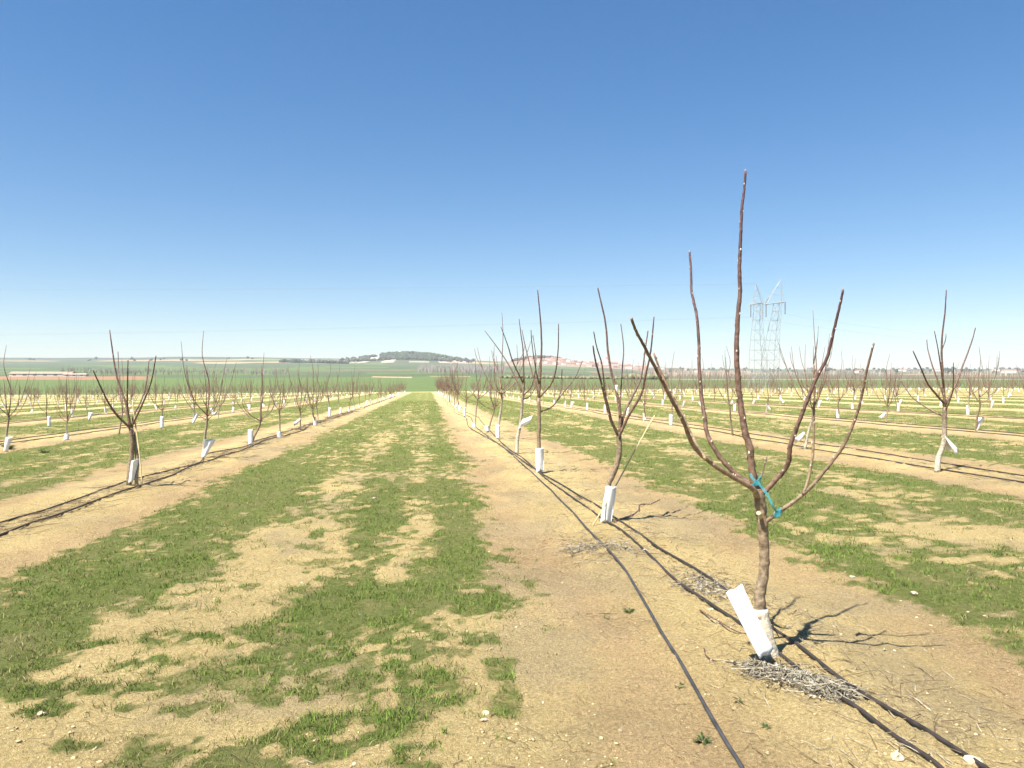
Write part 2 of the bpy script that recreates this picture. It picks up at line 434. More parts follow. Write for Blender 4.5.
    hs = math_('ADD', math_('MULTIPLY', n2.outputs['Fac'], 1.0), math_('MULTIPLY', n3.outputs['Fac'], .45))
    hs = math_('ADD', hs, math_('MULTIPLY', n1.outputs['Fac'], 1.2))
    hs = math_('SUBTRACT', hs, math_('MULTIPLY', crack, .35))
    bp = nt.nodes.new('ShaderNodeBump'); bp.inputs['Distance'].default_value = .04
    L(math_('MULTIPLY', oa.outputs['Fac'], .95), bp.inputs['Strength'])
    L(hs, bp.inputs['Height']); L(bp.outputs[0], b.inputs['Normal'])
    return m
gob = raw_mesh('ground', np.stack([X, Y, Z], 1), quads, ground_material(), base, smooth=True)
a = gob.data.attributes.new('turf', 'FLOAT', 'POINT'); a.data.foreach_set('value', gg.astype(np.float32))
a = gob.data.attributes.new('orch', 'FLOAT', 'POINT'); a.data.foreach_set('value', inor.astype(np.float32))
tag(gob, kind='structure')

# ------------------------------------------------------------------ grass blades
def scatter(n, dmin, dmax, pw, margin=70):
    """points in the wedge in front of the camera, density falling with distance"""
    q = rng.random(n)
    k = 2 - pw
    dd = (dmin ** k + q * (dmax ** k - dmin ** k)) ** (1 / k)
    px = rng.uniform(-margin, W + margin, n)
    cx = (px - 512) / F * dd
    return cx * CT + dd * ST, -cx * ST + dd * CT, dd
def make_grass():
    X, Y, D = scatter(900000, 2.6, 75, 1.75)
    gm, _ = grass_mask(X, Y)
    clump = fbm(X * 9, Y * 9, 131, 3)
    keep = rng.random(len(X)) < np.clip(gm * (0.12 + 1.6 * sst(.38, .7, clump)), 0, 1)
    keep &= gm > .03
    X, Y, D, gm, clump = X[keep], Y[keep], D[keep], gm[keep], clump[keep]
    n = len(X)
    Zb = ground_full(X, Y) - .004
    lush = fbm(X * .9, Y * .6, 141, 3)
    h = (.009 + .026 * rng.random(n) ** 1.8) * (.55 + .9 * lush) * (.7 + .7 * clump)
    h *= (1 + .010 * D)
    w = (.0022 + .0022 * rng.random(n)) * (1 + .10 * np.maximum(D - 3, 0))
    az = rng.random(n) * 2 * math.pi; lean = h * (.25 + 1.0 * rng.random(n)); la = rng.random(n) * 2 * math.pi
    ca, sa = np.cos(az), np.sin(az)
    b = np.stack([X, Y, Zb], 1)
    side = np.stack([ca, sa, np.zeros(n)], 1) * w[:, None] / 2
    l3 = np.stack([np.cos(la) * lean, np.sin(la) * lean, np.zeros(n)], 1)
    up = np.zeros((n, 3)); up[:, 2] = h
    v = np.stack([b - side, b + side, b + up * .6 + l3 * .35 + side * .8, b + up * .6 + l3 * .35 - side * .8, b + up + l3], 1)
    i = np.arange(n) * 5
    tri = np.concatenate([np.stack([i, i + 1, i + 2], 1), np.stack([i, i + 2, i + 3], 1), np.stack([i + 3, i + 2, i + 4], 1)])
    ga_ = np.array([.088, .165, .020]); gb_ = np.array([.205, .285, .055]); gs = np.array([.38, .31, .15]); gd = np.array([.04, .062, .015])
    t = rng.random(n)[:, None]
    c = ga_ * (1 - t) + gb_ * t
    vv = fbm(X * .55, Y * .4, 143, 3); c = c * (.75 + .55 * vv)[:, None] + np.array([.035, .01, .004]) * sst(.5, .35, lush)[:, None]
    pick = rng.random(n) < (.07 + .40 * sst(.55, .36, lush)); c[pick] = gs * (.6 + .6 * rng.random(pick.sum()))[:, None]
    pick = rng.random(n) < .22; c[pick] = gd
    ob = raw_mesh('grass', v.reshape(-1, 3), tri, M_grass, np.repeat(c, 5, axis=0))
    tag(ob, 'short green grass with straw patches growing between the tree rows', 'grass', kind='stuff')
    print('blades', n)
make_grass()

# ------------------------------------------------------------------ gravel and litter (uncountable)
def make_gravel():
    X, Y, D = scatter(42000, 2.6, 30, 1.6)
    gm, e = grass_mask(X, Y)
    k = (gm < .5) & (rng.random(len(X)) < .25 + .8 * sst(.45, .65, fbm(X * 1.4, Y * 1.2, 151, 3)))
    X, Y = X[k], Y[k]; n = len(X)
    r = .002 + .009 * rng.random(n) ** 8 + .003 * rng.random(n)
    Zg = ground_full(X, Y) + r * .1
    bv, bf = ICO1; nv = len(bv)
    V = bv[None] * (1 + .75 * (rng.random((n, nv, 1)) - .5)) * (r[:, None] * np.stack([np.ones(n), .6 + .5 * rng.random(n), .35 + .35 * rng.random(n)], 1))[:, None, :]
    a = rng.random(n) * 6.28; ca, sa = np.cos(a)[:, None], np.sin(a)[:, None]
    V = np.stack([V[..., 0] * ca - V[..., 1] * sa, V[..., 0] * sa + V[..., 1] * ca, V[..., 2]], -1) + np.stack([X, Y, Zg], 1)[:, None]
    Fc = (bf[None] + (np.arange(n) * nv)[:, None, None]).reshape(-1, 3)
    c = np.array([.52, .405, .22]) * (.55 + .55 * rng.random((n, 1)))
    ob = raw_mesh('gravel', V.reshape(-1, 3), Fc, M_stone, np.repeat(c, nv, axis=0))
    tag(ob, 'loose crumbs of earth and gravel strewn over the bare soil', 'gravel', kind='stuff')
make_gravel()

def make_litter():
    mb = MB()
    # thin dry stalks along the tree rows and here and there
    spots = []
    for _ in range(1300):
        y = 2.8 + 24 * random.random() ** 1.6; spots.append((2.04 + random.gauss(0, .42), y, .05, .22))
    for _ in range(2200):
        y = 7 + 40 * random.random() ** 1.3; spots.append((-4.5 + random.gauss(0, .17), y, .10, .5))
    for _ in range(500):
        y = 8 + 40 * random.random(); spots.append((8.99 + random.gauss(0, .4), y, .08, .4))
    for _ in range(350):
        y = 2.8 + 14 * random.random() ** 1.5; spots.append((random.uniform(-3.5, 1.2), y, .03, .12))
    for cxp, cyp, sx, n in ((790, 640, .4, 40), (700, 585, .35, 130), (595, 552, .32, 170), (575, 545, .3, 100), (735, 600, .3, 120), (860, 690, .4, 60), (640, 540, .3, 60)):
        c = at(cxp, cyp)[0]
        for _ in range(n): spots.append((c[0] + random.gauss(0, sx * .5), c[1] + random.gauss(0, sx), .04, .22))
    xy = np.array([(q[0], q[1]) for q in spots]); zz = ground_full(xy[:, 0], xy[:, 1])
    for (x, y, l0, l1), z in zip(spots, zz):
        l = random.uniform(l0, l1); a = random.random() * 6.28 if random.random() < .6 else random.gauss(1.57, .4)
        b = random.gauss(0, .5)
        p0 = np.array([x, y, z + .004]); p1 = p0 + np.array([math.cos(a), math.sin(a), random.uniform(0, .12)]) * l * .5
        p2 = p1 + np.array([math.cos(a + b), math.sin(a + b), random.uniform(-.1, .1)]) * l * .5
        p1[2] = max(p1[2], p0[2]); p2[2] = max(p2[2], p0[2] - .003)
        r = random.uniform(.0008, .0021) * (1 + .05 * y)
        c = np.array(random.choice([(.20, .145, .085), (.26, .20, .12), (.34, .28, .18), (.15, .10, .065), (.38, .33, .24)])) * random.uniform(.7, 1.2)
        tube(mb, [p0, p1, p2], [r, r * .9, r * .5], 3, c)
    ob = mb.build('plant_litter', M_dry)
    tag(ob, 'dry stalks and pruned twigs strewn along the tree rows', 'plant litter', kind='stuff')
make_litter()

# ------------------------------------------------------------------ stones, weeds
STONES = [(914, 598, .050, 'pale rounded stone at the grass edge right of the nearest tree', .42), (852, 577, .034, 'small pale stone at the grass edge, left of the larger one', .46),
          (486, 714, .040, 'flat pale stone on the bare soil left of the loose hose', .48), (484, 430 + 290, .022, 'stone chip beside the flat pale stone', .40),
          (897, 757, .060, 'large pale stone beside the drip hose at the bottom of the photo', .5), (975, 762, .055, 'pale stone under the outer drip hose at the lower right corner', .5),
          (968, 612, .020, 'little stone at the grass edge, right of the larger pale stone', .42), (985, 616, .022, 'greyish pebble at the rim of the turf on the right', .36),
          (621, 730, .018, 'grey pebble on bare soil left of the loose hose', .30), (42, 714, .034, 'flat pale stone beside a grass tuft at the lower left', .45),
          (645, 552, .045, 'pale clod beside the drip hoses behind the nearest tree', .5), (711, 610, .035, 'pale clod among dry twigs left of the nearest tree', .5),
          (374, 500, .045, 'pale stone in the middle of the grass alley', .45), (302, 583, .03, 'small pale stone in the half bare alley', .44), (178, 598, .03, 'pale stone at the edge of the left turf band', .44)]
for px, py, r, lab, br in STONES:
    r *= .62; br *= .92
    p, d = at2(px, py); bv, bf = ICO2
    zz = ground_full(p[0], p[1])[0]
    rr = rng.random(3) * 100
    dis = 1 + .9 * (np.array([vnoise(q[0] * 1.9 + rr[0], q[1] * 1.9 + q[2] * 1.7 + rr[1]) for q in bv]) - .5)
    v = bv * dis[:, None] * np.array([r, r * .75, r * .5]); ang = random.random() * 6
    v = np.stack([v[:, 0] * math.cos(ang) - v[:, 1] * math.sin(ang), v[:, 0] * math.sin(ang) + v[:, 1] * math.cos(ang), v[:, 2]], 1)
    mb = MB(); mb.add(v, bf, np.array([1, .83, .58]) * br)
    o = mb.build('stone', M_stone, smooth=False); o.location = (p[0], p[1], zz + r * .10)
    tag(o, lab, 'stone', 'loose stones on the field')

def weed(px, py, size, n, lab, leafy=False, pt=None):
    p = at2(px, py)[0]
    zz = ground_full(p[0], p[1])[0]; mb = MB(); size *= 1.0 if leafy else .72; n = int(n * 1.3)
    for i in range(n):
        a = random.random() * 6.28; l = size * random.uniform(.5, 1.1); hgt = random.uniform(.25, 1.0) if not leafy else random.uniform(.3, 1.3)
        dr = np.array([math.cos(a), math.sin(a), 0.0]); sd = np.array([-math.sin(a), math.cos(a), 0]) * l * random.uniform(.06, .14)
        b = dr * size * .06; m1 = b + dr * l * .5 + np.array([0, 0, l * hgt * .55]); t = b + dr * l + np.array([0, 0, l * hgt * .45])
        c = np.array([.075, .12, .04]) * random.uniform(.6, 1.4)
        mb.add([b, m1 - sd, m1 + sd, t, m1 + np.array([0, 0, -l * .05])], [(0, 1, 4), (0, 4, 2), (1, 3, 4), (4, 3, 2)], c)
    o = mb.build('weed', M_grass, smooth=False); o.location = (p[0], p[1], zz - .002)
    tag(o, lab, 'weed', 'small weeds on the bare soil')
weed(629, 612, .07, 26, 'small green weed on bare soil between the hoses, behind the others')
weed(679, 687, .055, 14, 'tiny star-shaped green weed right of the loose hose')
weed(703, 742, .075, 24, 'low green weed beside the loose hose near the bottom of the photo')
weed(606, 618, .04, 10, 'tiny green sprout just left of the small weed between the hoses')
weed(766, 728, .05, 12, 'spindly green weed below the heap of dry stalks')
weed(739, 703, .04, 10, 'tiny green sprout left of the heap of dry stalks')
weed(8, 449, .2, 46, 'bushy green weed around a tree foot at the left edge of the photo', True)
weed(45, 453, .15, 36, 'bushy green weed on the turf edge near the left border of the photo', True)

# ------------------------------------------------------------------ trees
C_PAINT = np.array([.58, .52, .41]); C_TRUNK = np.array([.19, .14, .09]); C_BR = np.array([.175, .095, .05]); C_TIP = np.array([.095, .045, .04]); C_BUD = np.array([.40, .30, .25])
def limb(mb, pts, r0, r1, sides=8, n=5, cols=(C_BR, C_TIP), buds=0.0, knob=.05, rads=None):
    pts = np.asarray(pts, float)
    if rads is None:
        L = np.concatenate([[0], np.cumsum(np.linalg.norm(np.diff(pts, axis=0), axis=1))]); L /= L[-1]
        rads = r0 + (r1 - r0) * L ** .8
    p, r = smooth_path(pts, rads, n)
    L = np.concatenate([[0], np.cumsum(np.linalg.norm(np.diff(p, axis=0), axis=1))]); tot = L[-1]; t = L / tot
    r = r * (1 + knob * (rng.random(len(r)) - .5) * 2)
    if n > 2: p[1:-1] += (rng.random((len(p) - 2, 3)) - .5) * r[1:-1, None] * .30
    tt = np.clip(t * 1.15, 0, 1)[:, None]
    c = cols[0] * (1 - tt) + cols[1] * tt
    tube(mb, p, r, sides, c)
    if buds:
        octa(mb, p[-1], [r[-1] * 1.25, r[-1] * 1.25, r[-1] * 2.2], C_BUD * .8)
        s = buds * 1.2; k = 0
        while s < tot:
            i = min(np.searchsorted(L, s), len(p) - 2)
            tg = p[i + 1] - p[i]; tg /= np.linalg.norm(tg) + 1e-9
            a = k * 2.4; u = np.cross(tg, [math.cos(a), math.sin(a), .1]); u /= np.linalg.norm(u) + 1e-9
            rr = r[i]; cpos = p[i] + u * rr * .95 + tg * rr * .3
            sz = max(.0058, rr * .40)
            octa(mb, cpos + tg * sz * .5, [sz * .9, sz * .9, sz * 1.7], C_BUD * random.uniform(.6, 1.7))
            octa(mb, p[i] + u * rr * .45 - tg * rr * .4, [rr * .85, rr * .85, rr * .8], c[min(i, len(c) - 1)] * .92)
            s += buds * random.uniform(.7, 1.3); k += 1

def traced_tree(base, spec, label, group='bare young orchard trees', zscale=1.0):
    """a tree whose limbs were read off the photograph: points (px, py, depth offset), each limb at its own depth"""
    bp, d0 = at2(*base)
    bz = ground_full(bp[0], bp[1])[0]
    root = empty('orchard_tree', (bp[0], bp[1], bz))
    O = np.array([bp[0], bp[1], bz])
    last = None
    for name, pts, r0, r1, cols, kw in spec:
        mb = MB()
        limb(mb, [P(a, b, d0 + c) - O for a, b, c in pts], r0, r1, cols=cols, **kw)
        o = mb.build(name, M_bark, last if name in ('shoot', 'twig') and last else root)
        if name == 'branch': last = o
    tag(root, label, 'tree', group)
    return root, O, d0

def lin(pts, d_end, d_start=0.0):
    n = len(pts); return [(a, b, d_start + (d_end - d_start) * i / (n - 1)) for i, (a, b) in enumerate(pts)]
BRB = (np.array([.27, .195, .115]), np.array([.15, .09, .06]))
BRD = (np.array([.165, .105, .065]), np.array([.085, .042, .04]))
TRK = (np.array([.25, .20, .135]), np.array([.21, .15, .09]))
hi_ = dict(sides=12, n=6, buds=.075)
def hk(**k): q = dict(hi_); q.update(k); return q
spec1 = [
    ('trunk', lin([(770, 663), (766, 641), (762, 617), (760, 600), (764, 567), (764, 540), (762, 520), (760, 503), (757, 488)], 0), .040, .030, TRK, dict(sides=14, n=6, knob=.025, rads=[.044, .037, .033, .030, .0275, .027, .028, .031, .026])),
    ('branch', lin([(760, 500), (752, 488), (733, 477), (710, 462), (693, 445), (683, 421), (672, 400), (657, 371), (644, 346), (636, 331), (631.5, 319)], -.55), 0.0160, 0.0064, BRB, hk()),
    ('shoot', lin([(706, 459), (698, 447), (690, 432), (682, 414), (668, 388), (660, 370), (654, 354)], -.15, -.2), 0.0091, 0.0051, (np.array([.40, .30, .18]), np.array([.24, .15, .09])), hk()),
    ('branch', lin([(758, 494), (750, 484), (737, 475), (720, 457), (708, 436), (704.5, 416), (702, 400), (699, 366), (699, 344), (697, 318), (694, 303), (691.5, 290), (691, 272), (689.5, 252)], .35), 0.0152, 0.0059, BRD, hk()),
    ('branch', lin([(758, 492), (753, 477), (750, 450), (746, 435), (742.5, 417), (740, 400), (737, 366), (736.7, 340), (738.5, 311), (740, 294), (739.4, 272), (740, 251), (741, 227), (742, 206), (744, 192), (745.5, 171)], .1), 0.0228, 0.0061, BRD, hk()),
    ('branch', lin([(760, 497), (773, 483), (783, 472), (788.5, 462), (790.5, 445), (797, 427), (805, 406), (817, 377), (827, 358), (833, 334), (839, 309), (843, 290)], -.25), 0.0152, 0.0059, BRD, hk()),
    ('branch', lin([(763, 524), (770, 519), (778, 513), (797, 499), (812, 486), (826, 469), (842, 448), (854.5, 421), (862, 395), (867, 369), (873.7, 344)], -.35), 0.0125, 0.0051, (np.array([.23, .175, .11]), np.array([.15, .09, .06])), hk()),
    ('shoot', lin([(803, 494), (806.5, 485), (811.5, 463), (813.5, 440), (813.8, 415), (814, 391), (814, 366)], -.1, -.13), 0.0084, 0.0051, (np.array([.27, .20, .12]), np.array([.20, .13, .075])), hk()),
    ('twig', lin([(757, 484), (761.5, 477), (764, 467), (767, 457)], .05), 0.0046, 0.0026, BRD, dict(sides=6, n=3, buds=.05)),
    ('trunk_shoot', lin([(762, 628), (768, 617), (774, 628), (779, 637)], .1, .02), 0.0038, 0.0026, BRD, dict(sides=6, n=3)),
    ('branch_stub', lin([(762, 522), (760.5, 516), (758.5, 513)], -.06), 0.0099, 0.0119, (np.array([.45, .36, .2]), np.array([.5, .42, .26])), dict(sides=10, n=2)),
]
t1, O1, D1 = traced_tree((768, 656), spec1, 'nearest and largest bare young tree, with blue twine round its fork')
# lime-painted foot of the trunk is its own skin over the bark
mb = MB(); pts = [P(a, b, D1) - O1 for a, b in ((770, 662), (766.6, 643), (763.6, 627), (761.2, 609))]
p, r = smooth_path(pts, [.056, .047, .041, .0345], 5)
tube(mb, p, r * (1 + .05 * rng.random(len(r))), 14, np.array([.55, .49, .37])); mb.build('painted_foot', M_bark, t1)

# twine
mb = MB()
tw = [P(750, 474, D1 - .05), P(754, 480, D1 - .09), P(759, 484, D1 - .10), P(764, 490, D1 - .12), P(769, 498, D1 - .16), P(773, 506, D1 - .18), P(777, 513, D1 - .16)]
for off in (0, .0035, -.0035):
    q = np.array(tw) + np.array([off, 0, off * .8]); p, r = smooth_path(q, [.0015] * len(q), 5)
    p += (rng.random(p.shape) - .5) * .005
    tube(mb, p, r, 6, np.array([.03, .26, .31]))
for (cxp, cyp, rr, dd) in ((778, 513, .017, D1 - .1), (755.5, 482, .026, D1)):
    c = P(cxp, cyp, dd)
    for k in range(4):
        a = np.linspace(0, 6.283, 18); tilt = .5 + .15 * k
        p = c + np.stack([np.cos(a) * rr, np.sin(a) * rr, np.cos(a) * rr * tilt + (k - 1.5) * .008], 1)
        tube(mb, p, [.0022] * 18, 6, np.array([.03, .26, .31]))
tag(mb.build('twine', M_rope), 'bright blue twine tying the low right branch of the nearest tree to its fork', 'twine')

lo = dict(sides=8, n=4, buds=.11)
def lk(**k): q = dict(lo); q.update(k); return q
spec2 = [
    ('trunk', lin([(606.5, 523), (606.5, 505), (607.5, 488), (612, 476), (617.5, 462), (619.8, 446), (618.5, 432)], 0), .036, .028, (np.array([.28, .21, .13]), C_TRUNK), lk(buds=0)),
    ('branch', lin([(618.5, 436), (611, 420), (604.5, 396), (600, 378), (595.4, 361), (593, 346)], -.3), .019, .007, BRD, lk()),
    ('branch', lin([(619.5, 434), (620, 412), (615.8, 388), (611, 371), (608, 351), (605.6, 324), (600.5, 300), (597.8, 288)], .2), .020, .007, BRD, lk()),
    ('branch', lin([(619, 434), (625, 412), (633, 395), (641, 378), (645, 351), (648, 331)], .35), .016, .006, BRD, lk()),
    ('branch', lin([(619, 436), (630, 413), (641, 395), (645, 378), (650.7, 351), (654, 317)], -.25), .018, .006, BRD, lk()),
    ('branch', lin([(619.5, 420), (620.8, 390), (622, 372), (623.6, 348), (620.8, 324)], .5, .2), .011, .005, BRD, lk()),
    ('branch', lin([(611, 418), (605, 392), (602, 365), (597, 348), (593.7, 332)], -.5, -.12), .010, .005, BRD, lk())]
t2, O2, D2 = traced_tree((607, 522), spec2, 'bare tree with a crooked trunk in a neat white sleeve, slanting cane beside it')
spec3 = [
    ('trunk', lin([(540, 474), (539.5, 455), (538.6, 440), (539.2, 420), (538.9, 398)], 0), .038, .028, TRK, lk(buds=0)),
    ('branch', lin([(538.9, 400), (540.5, 371), (541.6, 344), (540, 314), (537.5, 290)], 0), .024, .008, BRD, lk()),
    ('branch', lin([(539.2, 412), (552.8, 406), (561, 391), (562, 369)], .4), .016, .007, BRD, lk()),
    ('branch', lin([(539, 398), (552.8, 381), (557.8, 354), (558.5, 324)], -.4), .018, .007, BRD, lk()),
    ('shoot', lin([(553, 406), (564.6, 391), (574.8, 378), (582.5, 361)], .9, .4), .013, .006, BRD, lk()),
    ('branch', lin([(538.9, 396), (530.8, 368), (525, 345), (522, 330)], .4), .016, .006, BRD, lk()),
    ('branch', lin([(539, 384), (535.8, 370), (532, 344), (531, 330)], -.3), .012, .006, BRD, lk())]
t3, O3, D3 = traced_tree((540, 473), spec3, 'tall straight bare tree above a ragged white sleeve, just left of the caned tree')
spec4 = [
    ('trunk', lin([(516.5, 455), (517.5, 440), (520.6, 422), (523, 395), (524, 381)], 0), .040, .027, (C_PAINT * .95, C_TRUNK), lk(buds=0)),
    ('branch', lin([(523.8, 384), (523, 351), (521, 335), (519, 319)], 0), .022, .007, BRD, lk()),
    ('branch', lin([(523, 394), (510.5, 368), (497, 347), (485, 331)], .5), .020, .007, BRD, lk()),
    ('branch', lin([(523.5, 384), (513, 362), (508, 346), (501, 327)], -.5), .018, .007, BRD, lk()),
    ('branch', lin([(523, 396), (532, 385), (536, 362), (533, 335)], -.5), .017, .006, BRD, lk()),
    ('branch', lin([(522.5, 400), (531, 395), (537, 380), (540, 360)], .6), .014, .006, BRD, lk())]
t4, O4, D4 = traced_tree((516.5, 454), spec4, 'bare tree with a pale leaning foot and a white sleeve flapping sideways above it')
specL1 = [
    ('trunk', lin([(129, 486), (131, 460), (132, 442), (130.5, 428)], 0), .042, .032, TRK, lk(buds=0)),
    ('trunk', lin([(136.5, 486), (137, 460), (134.5, 440), (131.5, 428)], .1), .030, .026, (np.array([.34, .29, .18]), C_TRUNK), lk(buds=0)),
    ('branch', lin([(130.5, 428), (117.5, 416), (108, 402), (100, 385.6), (93, 370)], -.4), .020, .008, BRD, lk()),
    ('branch', lin([(130, 428), (126, 404), (118.6, 383), (114, 362), (109.7, 330.5)], .2), .022, .008, BRD, lk()),
    ('branch', lin([(131, 428), (127.5, 408), (127.5, 390), (128, 360)], -.2), .019, .008, BRD, lk()),
    ('branch', lin([(132, 428), (134, 415), (142, 399), (146.7, 381), (149, 361)], .5), .016, .007, BRD, lk()),
    ('branch', lin([(132, 426), (145.6, 397), (151.4, 381), (156, 356)], -.5), .016, .007, BRD, lk()),
    ('branch', lin([(131, 426), (121, 400), (119, 375), (118, 352)], .7), .011, .006, BRD, lk())]
tL1, OL1, DL1 = traced_tree((131.8, 485.5), specL1, 'bare twin-stemmed tree nearest in the left row, a loose white sleeve on its foot')
specR1 = [
    ('trunk', lin([(936.5, 472.5), (939, 457), (943.8, 441.5), (944.8, 423), (944.8, 407)], 0), .048, .034, (C_PAINT * .9, C_TRUNK), lk(buds=0)),
    ('branch', lin([(944.8, 410), (943, 379), (941.7, 345), (944.8, 314), (946.4, 290)], 0), .026, .008, BRD, lk()),
    ('branch', lin([(945, 405), (956, 384), (963.8, 363), (971.6, 342), (975.5, 328)], .5), .021, .008, BRD, lk()),
    ('branch', lin([(944.5, 404), (928.6, 385), (920.8, 368), (913, 351)], -.5), .021, .008, BRD, lk()),
    ('branch', lin([(944.5, 398), (932.5, 366), (928, 350), (926.8, 340)], .4), .015, .007, BRD, lk()),
    ('branch', lin([(944, 390), (939, 355), (934.4, 331)], -.4), .014, .006, BRD, lk()),
    ('branch', lin([(944.8, 417), (928.6, 409), (911.7, 397), (901, 381)], .7), .017, .007, BRD, lk()),
    ('branch', lin([(945, 412), (952, 394), (953.4, 380), (953.4, 363)], -.6), .014, .006, BRD, lk()),
    ('shoot', lin([(942, 350), (945.5, 340), (946, 334)], -.1), .008, .005, BRD, lk())]
tR1, OR1, DR1 = traced_tree((937, 472), specR1, 'bare tree with a white painted foot and a white sleeve bunched halfway up its trunk')

# ---- generic trees -------------------------------------------------------------
BRF = (np.array([.23, .15, .10]), np.array([.15, .085, .075]))
def tree_variant(seed, far=False, sleeve_h=.45):
    r_ = random.Random(seed)
    U = r_.uniform
    parts = []
    lean = np.array([U(-.13, .13), U(-.13, .13)])
    if r_.random() < .25: lean *= 2.3
    h = U(.72, 1.1)
    tp = [np.array([0, 0, -.03]), np.array([lean[0] * .35 + U(-.02, .02), lean[1] * .35, h * .35]), np.array([lean[0] * .8 + U(-.03, .03), lean[1] * .8 + U(-.03, .03), h * .7]), np.array([lean[0], lean[1], h])]
    painted = r_.random() < .6
    k = 1.35 if far else 1.0
    c0 = C_PAINT * U(.75, 1.05) if painted else np.array([.30, .22, .14])
    parts.append(('trunk', tp, .034 * k, .024 * k, (c0, C_TRUNK)))
    top = tp[-1]; nb = r_.randint(4, 8); a0 = U(0, 6.28)
    H = U(2.2, 3.0)
    # leader
    hh = H * U(.95, 1.12)
    parts.append(('branch', [top, top + [U(-.06, .06), U(-.06, .06), (hh - h) * .35], top + [U(-.1, .1), U(-.1, .1), (hh - h) * .7], top + [U(-.14, .14), U(-.14, .14), hh - h]], .017 * k, .0055 * k, BRF))
    for i in range(nb):
        a = a0 + i * 6.283 / nb + U(-.35, .35); R = U(.22, .8); hb = (H - h) * U(.35, .95)
        s = tp[2] + (tp[3] - tp[2]) * U(.3, 1.0); dr = np.array([math.cos(a), math.sin(a), 0])
        pts = [s, s + dr * R * .45 + [0, 0, hb * .22], s + dr * R * .8 + [U(-.04, .04), U(-.04, .04), hb * .58], s + dr * R * U(.9, 1.1) + [U(-.06, .06), U(-.06, .06), hb]]
        parts.append(('branch', pts, U(.010, .0155) * k, .0045 * k, BRF))
        for _ in range(r_.choice((1, 1, 2, 2))):
            q = pts[r_.choice((1, 1, 2))]; a2 = a + U(-.9, .9); hb2 = hb * U(.3, .6)
            parts.append(('shoot', [q, q + [math.cos(a2) * .12, math.sin(a2) * .12, hb2 * .5], q + [math.cos(a2) * .17, math.sin(a2) * .17, hb2]], .009 * k, .0045 * k, BRF))
    return parts
NV = 18
VAR_MESH = []          # per variant: list of (part name, mesh) and a one-mesh version for the far copies
for s in range(NV):
    parts = tree_variant(100 + s)
    ms = []
    for nm_, pts, r0, r1, cols in parts:
        mb = MB(); limb(mb, pts, r0, r1, 6, 4, cols, buds=.14 if nm_ != 'trunk' else 0)
        o = mb.build(nm_, M_bark); ms.append((nm_, o.data)); bpy.data.objects.remove(o)
    mb = MB()
    for nm_, pts, r0, r1, cols in tree_variant(100 + s, True): limb(mb, pts, r0, r1, 4, 3, cols)
    o = mb.build('orchard_tree', M_barkfar); fm = o.data; bpy.data.objects.remove(o)
    VAR_MESH.append((ms, fm, parts, mb))
def solid(mb, t, name, mat=None):
    """give a sheet of paper or plastic its thickness; returns a mesh"""
    bm = bmesh.new(); vs = [bm.verts.new(tuple(p)) for p in np.concatenate(mb.v)]
    for f in mb.f:
        try: bm.faces.new([vs[i] for i in f])
        except ValueError: pass
    bmesh.ops.recalc_face_normals(bm, faces=bm.faces)
    bmesh.ops.solidify(bm, geom=bm.faces[:], thickness=t)
    me = bpy.data.meshes.new(name); bm.to_mesh(me); bm.free()
    n = len(me.vertices); a = me.attributes.new('col', 'FLOAT_COLOR', 'POINT')
    c = np.ones((n, 4)); c[:, :3] = mb.c[0][0]; a.data.foreach_set('color', c.ravel())
    me.materials.append(mat or M_sleeve); me.polygons.foreach_set('use_smooth', [True] * len(me.polygons))
    return me
WHITE = np.array([.80, .81, .80])
def sleeve_tube(h, r0, r1, lean=(0, 0), flat=1.0, wr=.12, seg=16, rings=9, seed=0, z0=.0):
    q = np.random.default_rng(seed); v = []; f = []
    for i in range(rings):
        t = i / (rings - 1); a = np.arange(seg) * 2 * math.pi / seg
        rr = (r0 + (r1 - r0) * t) * (1 + wr * (fbm(a * 1.1 + seed, np.full(seg, t * 3.0), seed, 2) - .5) * 2)
        v.append(np.stack([np.cos(a) * rr + lean[0] * t, np.sin(a) * rr * flat + lean[1] * t, np.full(seg, z0 + t * h) + (q.random(seg) - .5) * .02 * (i in (0, rings - 1))], 1))
    for i in range(rings - 1):
        for j in range(seg):
            k = (j + 1) % seg; f.append((i * seg + j, i * seg + k, (i + 1) * seg + k, (i + 1) * seg + j))
    mb = MB(); mb.add(np.concatenate(v), f, WHITE); return mb
def sleeve_flap(h, w0, w1, out, z0, droop=0.0, seed=0, wrap=1.2):
    """an opened sleeve: wrapped round the trunk at its narrow end and fanning out from it"""
    nu, nv_ = 10, 10; v = []; f = []
    for i in range(nv_):
        t = i / (nv_ - 1); wd = w0 + (w1 - w0) * t ** 1.1
        for j in range(nu):
            u = j / (nu - 1) - .5
            a = u * 2 * wrap * (1.6 - t)
            x = math.sin(a) * wd * .5 / max(math.sin(wrap * (1.6 - t) if wrap * (1.6 - t) < 1.57 else 1.57), .3)
            y = -math.cos(a) * (.055) * (1 - .6 * t) + .02 * math.sin(u * 9 + seed) * t
            v.append((x + out[0] * t, y + out[1] * t, z0 + h * t - droop * t * t + .012 * math.sin(u * 11 + seed * 2) * t))
    for i in range(nv_ - 1):
        for j in range(nu - 1): f.append((i * nu + j, i * nu + j + 1, (i + 1) * nu + j + 1, (i + 1) * nu + j))
    mb = MB(); mb.add(np.array(v), f, WHITE); return mb
